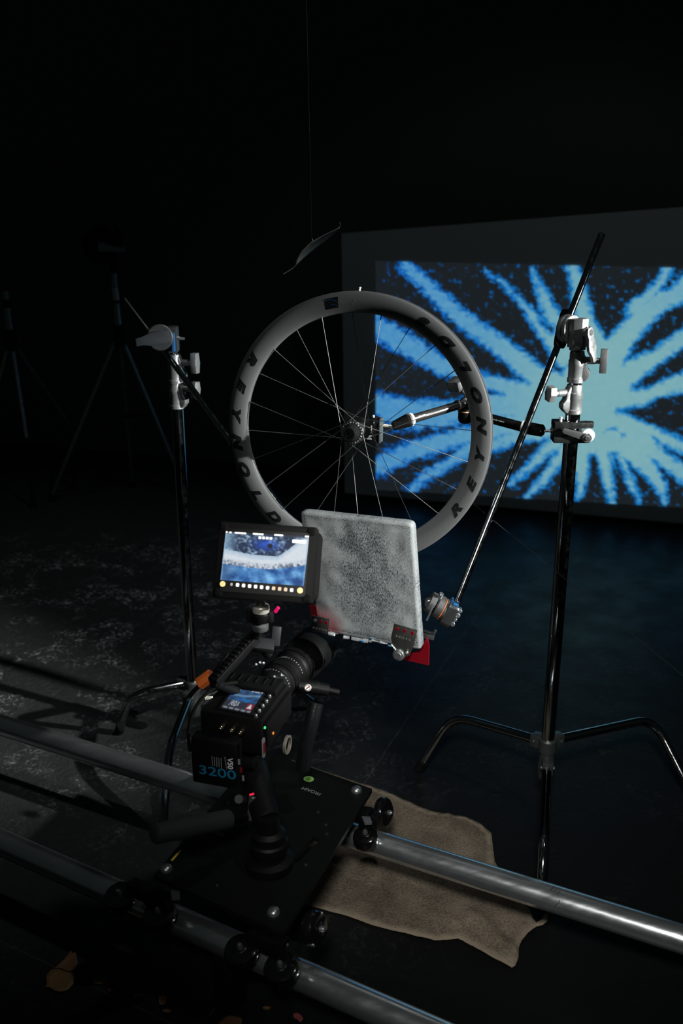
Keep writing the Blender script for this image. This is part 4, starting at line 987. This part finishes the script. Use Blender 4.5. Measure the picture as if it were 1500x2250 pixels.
# ================================================================== CAMERA RISER (bowl head between camera and dolly)
PZ = .27
rc = Vector(G(590, 1850, PZ+.06)); rc.z = PZ
rs = thing('tripod_head', rc, 'black bowl head between the cinema camera and the dolly plate', 'tripod head')
topc = cb(Wd/2, Ln*.58, -Hb-.036)
bm = NB(); lathe(bm, rc, up, [(0, 0), (.050, 0), (.052, .006), (.052, .020), (.036, .026), (.036, .040), (.041, .044), (.041, .062), (.036, .066), (.036, .085), (.026, .092), (.026, .125), (0, .125)], 44); obj('bowl', bm, M_BLACK, rs)
bm = NB(); cyl(bm, rc + up*.11, topc - up*.05, .030, .036, seg=32); box(bm, frame(topc, cex, cey, cez), .085, .17, .018, (0, 0, 0), .004); box(bm, frame(topc, cex, cey, cez), .06, .08, .06, (0, -.01, -.035), .006)
obj('tilt_head', bm, M_BLACK, rs)
q = Yp(551, 1786, 1.83)
bm = NB(); cyl(bm, Yp(556, 1748, 1.83), Yp(549, 1800, 1.83), .0085, .0075); obj('lock_lever', bm, M_STEEL, rs)
bm = NB(); box(bm, zframe(Yp(553, 1745, 1.80), (0, -.9, .4), (1, 0, .35)), .010, .0035, .003); obj('red_indicator', bm, M_LEDR, rs, 'glowing red light')
bm = NB(); cyl(bm, Yp(532, 1758, 1.83), Yp(524, 1756, 1.81), .010); obj('knob', bm, M_DKCAST, rs)
# pan bar / foam grip
bm = NB(); a = Yp(341, 1832, 1.64); b = Yp(500, 1800, 1.78)
lathe(bm, a, b-a, [(0, -.004), (.012, -.003), (.018, .0), (.0205, .004), (.0205, .10), (.020, (b-a).length), (0, (b-a).length)], 32)
ph = obj('pan_handle', bm, M_FOAM, rs, 'grey foam handle')
bm = NB(); cyl(bm, b - (b-a).normalized()*.005, Yp(560, 1790, 1.86), .012); obj('handle_rod', bm, M_BLACK, ph)

# ================================================================== DOLLY
dly = thing('camera_dolly', G(570, 1900, PZ) - up*.1, 'black dolly plate on skate wheels carrying the cinema camera on the rails', 'dolly')
pc = [G(x, y, PZ) for x, y in ((817, 1733), (622, 2052), (338, 1922))]; pc.append(pc[0]+pc[2]-pc[1])
c0 = sum(pc, Vector())/4; pex = (pc[0]-pc[3]+pc[1]-pc[2]).normalized(); pey = up.cross(pex).normalized()
bm = NB()
# plate outline from its corners, one long slot cut as an inset dark recess
va = []
inner = [G(x, y, PZ) for x, y in ((690, 1838), (706, 1842), (655, 1896), (636, 1893))]
t_ = bmesh.new(); o_ = [t_.verts.new(p) for p in pc]; i_ = [t_.verts.new(p) for p in inner]
# ring of faces between plate edge and slot
q = t_.faces.new
q((o_[0], o_[1], i_[2], i_[1])); q((o_[1], o_[2], i_[3], i_[2])); q((o_[2], o_[3], i_[0], i_[3])); q((o_[3], o_[0], i_[1], i_[0]))
r_ = bmesh.ops.extrude_face_region(t_, geom=list(t_.faces)); bmesh.ops.translate(t_, vec=(0, 0, -.012), verts=[g for g in r_['geom'] if isinstance(g, bmesh.types.BMVert)])
merge(bm, t_)
pl_ = obj('plate', bm, M_PLATE, dly)
for x, y in ((783, 1738), (601, 2006), (365, 1911), (496, 1688)):
    p = G(x, y, PZ); bm = NB(); lathe(bm, p - up*.001, up, [(0, 0), (.0135, 0), (.0135, .004), (.012, .008), (.008, .0115), (0, .013)], 28); obj('dome_nut', bm, M_STEEL, dly)
for x, y in ((699, 1786), (718, 1834), (716, 1814), (610, 1903), (672, 1902), (470, 1852), (500, 1765), (477, 1948)):
    p = G(x, y, PZ); bm = NB(); lathe(bm, p - up*.001, up, [(0, 0), (.0045, 0), (.0045, .003), (.0025, .0035), (0, .002)], 14)
    obj('plate_screw', bm, mat('dark_screw', (.09, .095, .095), .3, .9), dly)
bm = NB(); prism(bm, frame(G(678, 1712, PZ+.0004), pex, pey, up), [(.013*math.cos(a)*(1.0), .012*math.sin(a)) for a in [2*math.pi*k/26 for k in range(26)]], 0, .0006); st_ = obj('round_sticker', bm, M_GREEN, dly, 'green round sticker')
bm = NB(); prism(bm, frame(G(677, 1711, PZ+.0012), pex, pey, up), circ(.006, 20), 0, .0004); obj('sticker_ring', bm, mat('dark_green', (.10, .22, .05), .5), st_)
bm = text_bm('PROAIM', .0155, frame(G(684, 1738, PZ+.0004), -pex, -pey, up), depth=.0002, spacing=.95); obj('lettering', bm, M_GREYP, dly)
bm = NB(); a = G(377, 1891, PZ+.001); b = G(397, 1868, PZ+.001); box(bm, frame((a+b)/2, (b-a).normalized(), up.cross((b-a).normalized()), up), (b-a).length, .005, .001); obj('yellow_label', bm, M_YELLOW, dly, 'yellow sticker strip')
bm = NB(); prism(bm, frame(G(480, 1832, PZ+.0004), pex, pey, up), rrect(.030, .012, .005), 0, .001); obj('slot_edge', bm, mat('brown_tape', (.06, .045, .035), .6), dly)
# rails ---------------------------------------------------------------
RZ = .16; RR = .030
def railp(k, x): return G(x, (1850+.443*x) if k == 0 else (1593+.314*x), RZ)
for k, (x0, x1) in enumerate(((-220, 1150), (-260, 1720))):
    bm = NB(); a, b = railp(k, x0), railp(k, x1); d = (b-a).normalized(); L_ = (b-a).length
    sx_, sy_, _ = basis(d); n_ = 48
    lathe(bm, a, d, [(.027, 0), (RR, .0), (RR, L_), (.027, L_), (.027, 0)], n_)
    r_ob = thing('dolly_rail', (a+b)/2 - up*RR, ('near ' if k == 0 else 'far ')+'aluminium dolly rail, the one '+('nearest the camera and the fallen leaves' if k == 0 else 'crossing above the brown towel'), 'rail', 'dolly rails')
    obj('tube', bm, M_ALU, r_ob, angle=40)
    # low rubber track feet under the tube so that it stands on the floor
    for x in ((-120, 500) if k == 0 else (-160, 560, 1610)):
        c = railp(k, x); bm = NB(); box(bm, frame(Vector((c.x, c.y, (RZ-RR)/2+.004)), d, up.cross(d), up), .05, .05, RZ-RR+.006, bev=.006); obj('track_foot', bm, M_RUBBER, r_ob)
    if k == 1:
        bm = NB(); sd = up.cross(d); 
        for (x, y, l_, an) in ((1212, 1953, .012, 1.2), (1219, 1957, .010, .6), (1228, 1962, .012, 1.25), (1229, 1990, .012, 1.0), (1235, 1984, .009, 2.0)):
            p = railp(1, x); vdir = (CAM-p); vdir = (vdir - d*vdir.dot(d)).normalized()
            # lift the mark to the tube surface at its image height
            yl = 1593+.314*x; off = (y-yl)/1000*.9; tang = vdir.cross(d).normalized()
            if tang.z < 0: tang = -tang
            s_ = max(-.9, min(.9, -off/RR)); nrm = vdir*math.sqrt(1-s_*s_) + tang*s_
            tv = nrm.cross(d).normalized(); e = (d*math.cos(an)+tv*math.sin(an)).normalized()
            box(bm, frame(p + nrm*(RR+.0001), e, nrm.cross(e), nrm), l_, .0016, .0006)
        obj('pen_marks', bm, mat('black_ink', (.01, .012, .015), .6), r_ob)
# skate wheels
def skate(c, axis, r_=.035, w_=.028):
    ax = Vector(axis).normalized(); bm = NB()
    lathe(bm, c - ax*w_/2, ax, [(.009, 0), (r_*.72, 0), (r_*.93, .003), (r_, .008), (r_, w_-.008), (r_*.93, w_-.003), (r_*.72, w_), (.009, w_)], 44)
    o = obj('skate_wheel', bm, M_GLOSS, dly)
    bm = NB(); lathe(bm, c - ax*(w_/2+.001), ax, [(0, 0), (.0125, 0), (.0125, w_+.001), (.0105, w_+.002), (0, w_+.002)], 26); obj('bearing', bm, mat('dark_bearing', (.05, .052, .055), .25, .9), o)
    bm = NB(); lathe(bm, c + ax*(w_/2), ax, [(0, 0), (.0065, 0), (.0065, .005), (.004, .011), (0, .012)], 16); obj('axle_nut', bm, M_STEEL, o)
rd1 = (railp(0, 800)-railp(0, 100)).normalized(); rd2 = (railp(1, 1400)-railp(1, 130)).normalized()
near = -(up.cross(rd1)).normalized()
if near.y > 0: near = -near
near2 = -(up.cross(rd2)).normalized()
if near2.y > 0: near2 = -near2
def on_line(k, x): return railp(k, x)
R_SK = .035
for x in (300, 385, 562, 648):
    p = railp(0, x); dn = (near*.72 + up*.70).normalized(); ax = (up*.72 - near*.70).normalized(); skate(p + dn*(RR+R_SK+.001), (up*.93+near*.28))
for x in (700,):
    p = railp(0, x); c = Yp(690, 2040, p.y+.05); skate(c, (.86, -.42, .28))
p = railp(1, 800); skate(Yp(803, 1843, p.y-.035), (up*.97+near2*.15), .030, .034)
skate(Yp(843, 1786, p.y+.07), (.86, -.40, .30), .038, .024)
for (x, y), zz in (((330, 1965), 0), ((600, 2075), 0), ((790, 1790), 0)):
    c = G(x, y, PZ-.035); bm = NB(); box(bm, frame(c, rd1, up.cross(rd1), up), .11, .030, .03, bev=.004)
    box(bm, frame(c + rd1*.02 + near*.005, (rd1+up*.2).normalized(), up.cross(rd1), up), .03, .03, .05, bev=.006)
    obj('wheel_bracket', bm, M_BLACK, dly)
for x, y in ((382, 1967), (618, 2070), (803, 1803)):
    p = G(x, y, PZ-.02); bm = NB(); prism(bm, frame(p, rd1, near, up), [(-.014, -.006), (.004, -.014), (.018, .002), (.004, .012)], -.004, .004, .001)
    obj('bracket_lug', bm, mat('grey_lug', (.14, .15, .16), .4, .5), dly)

# ================================================================== TOWEL
out = [(640, 1672), (665, 1681), (700, 1694), (745, 1708), (817, 1731), (860, 1747), (920, 1774), (948, 1784), (980, 1789), (985, 1786), (990, 1792), (1025, 1797), (1058, 1813), (1079, 1832), (1082, 1860), (1086, 1896), (1105, 1930), (1140, 1975), (1165, 2002), (1171, 2020), (1178, 2027), (1190, 2022), (1196, 2008), (1203, 2014), (1202, 2026), (1192, 2033), (1178, 2036), (1160, 2050), (1146, 2068), (1138, 2088), (1137, 2110), (1131, 2124), (1124, 2128), (1112, 2121), (1090, 2110), (1065, 2096), (1040, 2080), (1015, 2066), (1005, 2063), (985, 2066), (955, 2067), (915, 2060), (870, 2048), (820, 2035), (770, 2018), (720, 2003), (680, 1992), (650, 1985), (600, 1960), (590, 1850), (610, 1740)]
pl2 = [G(x, y, .006).xy for x, y in out]
def dens(pts, s):
    r = []
    for i in range(len(pts)):
        a, b = pts[i], pts[(i+1) % len(pts)]; n = max(1, int((b-a).length/s))
        for k in range(n): r.append(a + (b-a)*(k/n))
    return r
bd = dens(pl2, .008)
def inside(p, poly):
    c = False; n = len(poly)
    for i in range(n):
        a, b = poly[i], poly[i-1]
        if (a.y > p.y) != (b.y > p.y) and p.x < (b.x-a.x)*(p.y-a.y)/(b.y-a.y)+a.x: c = not c
    return c
def bdist(p): return min((p-q).length for q in bd)
pts = list(bd); xs = [p.x for p in bd]; ys = [p.y for p in bd]; y_ = min(ys)
while y_ < max(ys):
    x_ = min(xs)
    while x_ < max(xs):
        p = Vector((x_ + random.uniform(-.002, .002), y_ + random.uniform(-.002, .002)))
        if inside(p, bd) and bdist(p) > .006: pts.append(p)
        x_ += .011
    y_ += .011
n = len(bd); res = geometry.delaunay_2d_cdt(pts, [(i, (i+1) % n) for i in range(n)], [], 1, 1e-6)
bm = NB(); hl = bm.verts.layers.float.new('hem')
fold = [G(*q, 0).xy for q in ((1040, 2020), (1075, 2055), (1118, 2100))]; fold2 = [G(*q, 0).xy for q in ((985, 1800), (1010, 1830), (1020, 1850))]
def lined(p, L):
    return min(((p - (a + (b-a)*max(0, min(1, (p-a).dot(b-a)/(b-a).length_squared)))).length) for a, b in zip(L, L[1:]))
vv = []
for p in res[0]:
    e = bdist(p); z = .005 + .004*noise.noise(Vector((p.x*9, p.y*9, 0))) + .0022*noise.noise(Vector((p.x*30, p.y*30, 5)))
    z += .016*math.exp(-(lined(p, fold)/.014)**2) - .008*math.exp(-(lined(p, fold)/.005)**2) + .006*math.exp(-(lined(p, fold2)/.012)**2)
    z += .0022*math.exp(-((e-.010)/.005)**2)*math.sin(p.x*170+p.y*130)*.5; z = max(.0035, z + .002)
    v = bm.verts.new((p.x, p.y, z)); v[hl] = 1.0 if e < .014 else (.0 if e > .017 else .5); vv.append(v)
for f in res[2]:
    try: bm.faces.new([vv[i] for i in f])
    except ValueError: pass
tw = obj('towel', bm, towel_mat(), label='brown terry towel spread on the floor under the far rail', cat='towel', angle=80)
so = tw.modifiers.new('thickness', 'SOLIDIFY'); so.thickness = .003; so.offset = -1

# ================================================================== LEAVES ON THE FLOOR
def leaf(outline, z, m, label, name='dry_leaf', curl=.006, grp=None):
    c = sum((G(x, y, z) for x, y in outline), Vector())/len(outline); P_ = [G(x, y, z) for x, y in outline]
    bm = NB(); rings = []
    for s_ in (1, .66, .33):
        rings.append([bm.verts.new(c + (p-c)*s_ + up*(curl*s_*s_*(.6+.5*noise.noise(p*40)) )) for p in P_])
    cv = bm.verts.new(c); n = len(P_)
    for a, b in zip(rings, rings[1:]):
        for i in range(n): j = (i+1) % n; bm.faces.new((a[i], a[j], b[j], b[i]))
    for i in range(n): bm.faces.new((rings[-1][i], rings[-1][(i+1) % n], cv))
    a = 0; b = n//2; o = obj(name, bm, m, label=label, cat='leaf', angle=80)
    if grp: o['group'] = grp
    s = o.modifiers.new('thickness', 'SOLIDIFY'); s.thickness = .0008; s.offset = 1
    return o
leaf([(119, 2131), (128, 2122), (140, 2112), (150, 2100), (156, 2090), (160, 2098), (166, 2092), (168, 2104), (171, 2118), (168, 2130), (158, 2136), (148, 2137), (135, 2130)], .004, M_LEAF, 'pointed brown leaf on the floor at bottom left, above the rounder one')
leaf([(102, 2145), (110, 2136), (122, 2131), (135, 2133), (148, 2138), (160, 2140), (163, 2150), (161, 2165), (150, 2177), (136, 2182), (120, 2180), (110, 2172), (100, 2172), (103, 2162), (101, 2152)], .002, mat('ochre_leaf', (.13, .07, .02), .7, bump=.3, bscale=120), 'rounder ochre leaf on the floor at bottom left, below the pointed one')
small = [((215, 2157), 14, 'small brown leaf scrap right of the two big leaves'), ((245, 2176), 8, 'tiny brown leaf scrap by the floor seam'), ((303, 2188), 9, 'small tan leaf scrap left of the curled one'), ((356, 2198), 9, 'narrow curled leaf scrap below the near rail'),
         ((586, 2216), 8, 'small orange leaf scrap near the bottom edge'), ((506, 2245), 22, 'wide brown leaf cut by the bottom edge'), ((366, 2222), 8, 'faint dark leaf scrap at the bottom left seam')]
for i, ((x, y), s_, lb_) in enumerate(small):
    rnd = random.Random(i); o_ = []
    for k in range(11):
        a = 2*math.pi*k/11; r_ = s_*(.75+.5*rnd.random()); o_.append((x+r_*math.cos(a)*1.1, y+r_*math.sin(a)*(.5 if i != 3 else 1.2)))
    leaf(o_, .002, M_LEAF, lb_, 'leaf_scrap', .003, 'leaf scraps on the floor')
leaf([(644, 2228), (652, 2226), (661, 2231), (666, 2240), (660, 2247), (652, 2240), (645, 2238)], .002, M_LEAFR, 'small red leaf scrap at the bottom edge', 'leaf_scrap', .003, 'leaf scraps on the floor')

# ================================================================== HANGING LEAF
HY = 2.45
hlf = [Yp(*q, HY) for q in ((649, 583), (655, 572), (668, 556), (688, 538), (716, 520), (738, 506), (746, 500))]
ct = thing('hanging_leaf', Yp(690, 540, HY), 'thin dry leaf hanging from a thread above the wheel', 'leaf')
bm = NB(); wd = [.001, .006, .011, .0125, .009, .0035, .0008]; fr_ = []
for i, p in enumerate(hlf):
    tg = (hlf[min(i+1, 6)]-hlf[max(i-1, 0)]).normalized(); side = tg.cross(Vector((0, 1, 0))).normalized(); side = (side*.45 + Vector((0, -.85, 0))).normalized()
    fr_.append([bm.verts.new(p - side*wd[i]*1.5), bm.verts.new(p + Vector((0, 0, -.003*math.sin(i)))), bm.verts.new(p + side*wd[i]*1.5)])
for a, b in zip(fr_, fr_[1:]):
    bm.faces.new((a[0], b[0], b[1], a[1])); bm.faces.new((a[1], b[1], b[2], a[2]))
bl = obj('blade', bm, M_LEAFG, ct, angle=80); s = bl.modifiers.new('t', 'SOLIDIFY'); s.thickness = .0008
bm = NB(); tube(bm, [Yp(*q, HY) for q in ((744, 501), (747, 497), (747.5, 492), (745, 488))], .0007, 8, smooth=.004); tube(bm, [Yp(*q, HY) for q in ((650, 583), (644, 588), (635, 595), (622, 602))], .0006, 8, smooth=.006); obj('stem', bm, M_LEAFG, ct)
th = thing('thread', Yp(685, 530, HY), 'fine thread hanging straight down to the dry leaf', 'thread')
bm = NB(); tube(bm, [Yp(685, 530, HY), Yp(683, 440, HY), Yp(679, 250, HY), Yp(672, -40, HY)], .00045, 6); obj('line', bm, M_THREAD, th)
bm = NB(); bmesh.ops.create_icosphere(bm, subdivisions=2, radius=.0012, matrix=Matrix.Translation(Yp(686, 525.5, HY))); tube(bm, [Yp(686, 526, HY), Yp(688, 533, HY-.003), Yp(684, 537, HY)], .0006, 6); obj('knot', bm, mat('bright_knot', (.6, .6, .58), .4), th)
# tension wire
a = wp(-35, .30, -.012); b = Yp(1530, 1509, 1.75); a = Yp(1036, 1104, 2.27)
tw_ = thing('guy_wire', a, 'thin bare wire running from the wheel down to the right', 'wire')
bm = NB(); tube(bm, [a, a+(b-a)*.33, a+(b-a)*.66, b], .00055, 6); obj('wire', bm, M_WIRE, tw_)

# ================================================================== BACKGROUND STANDS
BY = 5.15
def dim_stand(name, label, cat, cen, top, knee, feet, head=True, col=M_STEEL):
    st = thing(name, Vector((cen[0], BY, 0)), label, cat)
    bm = NB(); cyl(bm, Yp(*top, BY), Yp(*knee, BY), .014, .018); obj('column', bm, col, st)
    bm = NB(); k = Yp(*knee, BY); cyl(bm, k + up*.05, k - up*.06, .030); obj('leg_collar', bm, M_BLACK, st)
    bm = NB(); cyl(bm, k + up*.16, k + up*.20, .026); obj('lock_collar', bm, M_BLACK, st)
    for f in feet:
        bm = NB(); tube(bm, [Yp(knee[0] + (f[0]-knee[0])*.04, knee[1]+8, BY + f[2]*.04)] + [Yp(f[0], f[1], BY+f[2])], .010, 12); lg_ = obj('leg', bm, col, st)
        bm = NB(); e = Yp(f[0], f[1], BY+f[2]); lathe(bm, Vector((e.x, e.y, 0)), up, [(0, 0), (.02, 0), (.02, .02), (.012, .04), (0, max(.05, e.z))], 14); obj('foot', bm, M_RUBBER, lg_)
    return st
bs = dim_stand('light_stand', 'tripod light stand standing in the dark at the far left, lamp on top', 'stand', (Yp(260, 800, BY).x,), (249, 590), (262, 735), [(116, 1084, .12), (290, 1058, .4), (400, 1060, .2)])
bm = NB(); cyl(bm, Yp(116, 1082, BY+.12), Yp(292, 1052, BY+.4), .005); obj('spreader', bm, M_BLACK, bs)
bm = NB(); cyl(bm, Yp(252, 632, BY-.03), Yp(256, 660, BY-.03), .0165); obj('bright_sleeve', bm, M_SILVER, bs)
bm = NB(); cyl(bm, Yp(275, 915, BY), Yp(308, 911, BY), .010); obj('knob', bm, M_BLACK, bs)
lp = thing('stage_lamp', Yp(245, 560, BY), 'unlit stage lamp with a grey bracket on the far left tripod', 'lamp')
Ml = frame(Yp(243, 530, BY), Vector((1, 0, 0)), Vector((0, 1, 0)), Vector((0, 0, 1)))
bm = NB(); lathe(bm, Yp(243, 520, BY+.12), (0, -1, -.15), [(0, 0), (.05, 0), (.075, .06), (.085, .16), (.09, .24), (.082, .24), (.075, .18), (0, .15)], 28); obj('housing', bm, M_BLACK, lp)
bm = NB(); prism(bm, frame(Yp(246, 542, BY-.14), Vector((1, 0, 0)), Vector((0, 0, 1)), Vector((0, -1, 0))), [(-.066, -.022), (.050, -.024), (.062, -.022), (.064, .008), (.056, -.004), (.0, .004), (-.04, .020), (-.066, .024)], 0, .012, .002); obj('yoke', bm, mat('grey_yoke', (.26, .32, .34), .5), lp)
bm = NB(); q = Yp(238, 492, BY-.1); cyl(bm, q + up*.03, q - up*.04, .018, .024); obj('lamp_knob', bm, mat('brown_black', (.05, .045, .04), .6), lp)
bm = NB(); cyl(bm, Yp(249, 560, BY), Yp(251, 600, BY), .022); obj('mount', bm, M_BLACK, lp)
b2s = dim_stand('light_stand', 'second light stand almost lost in the dark at the left edge', 'stand', (Yp(20, 800, BY).x,), (12, 640), (24, 745), [(58, 960, 0.0), (150, 930, .35), (-60, 1060, .2)])

# parts made on their own root: nothing is left loose
print('objects', len(bpy.data.objects))
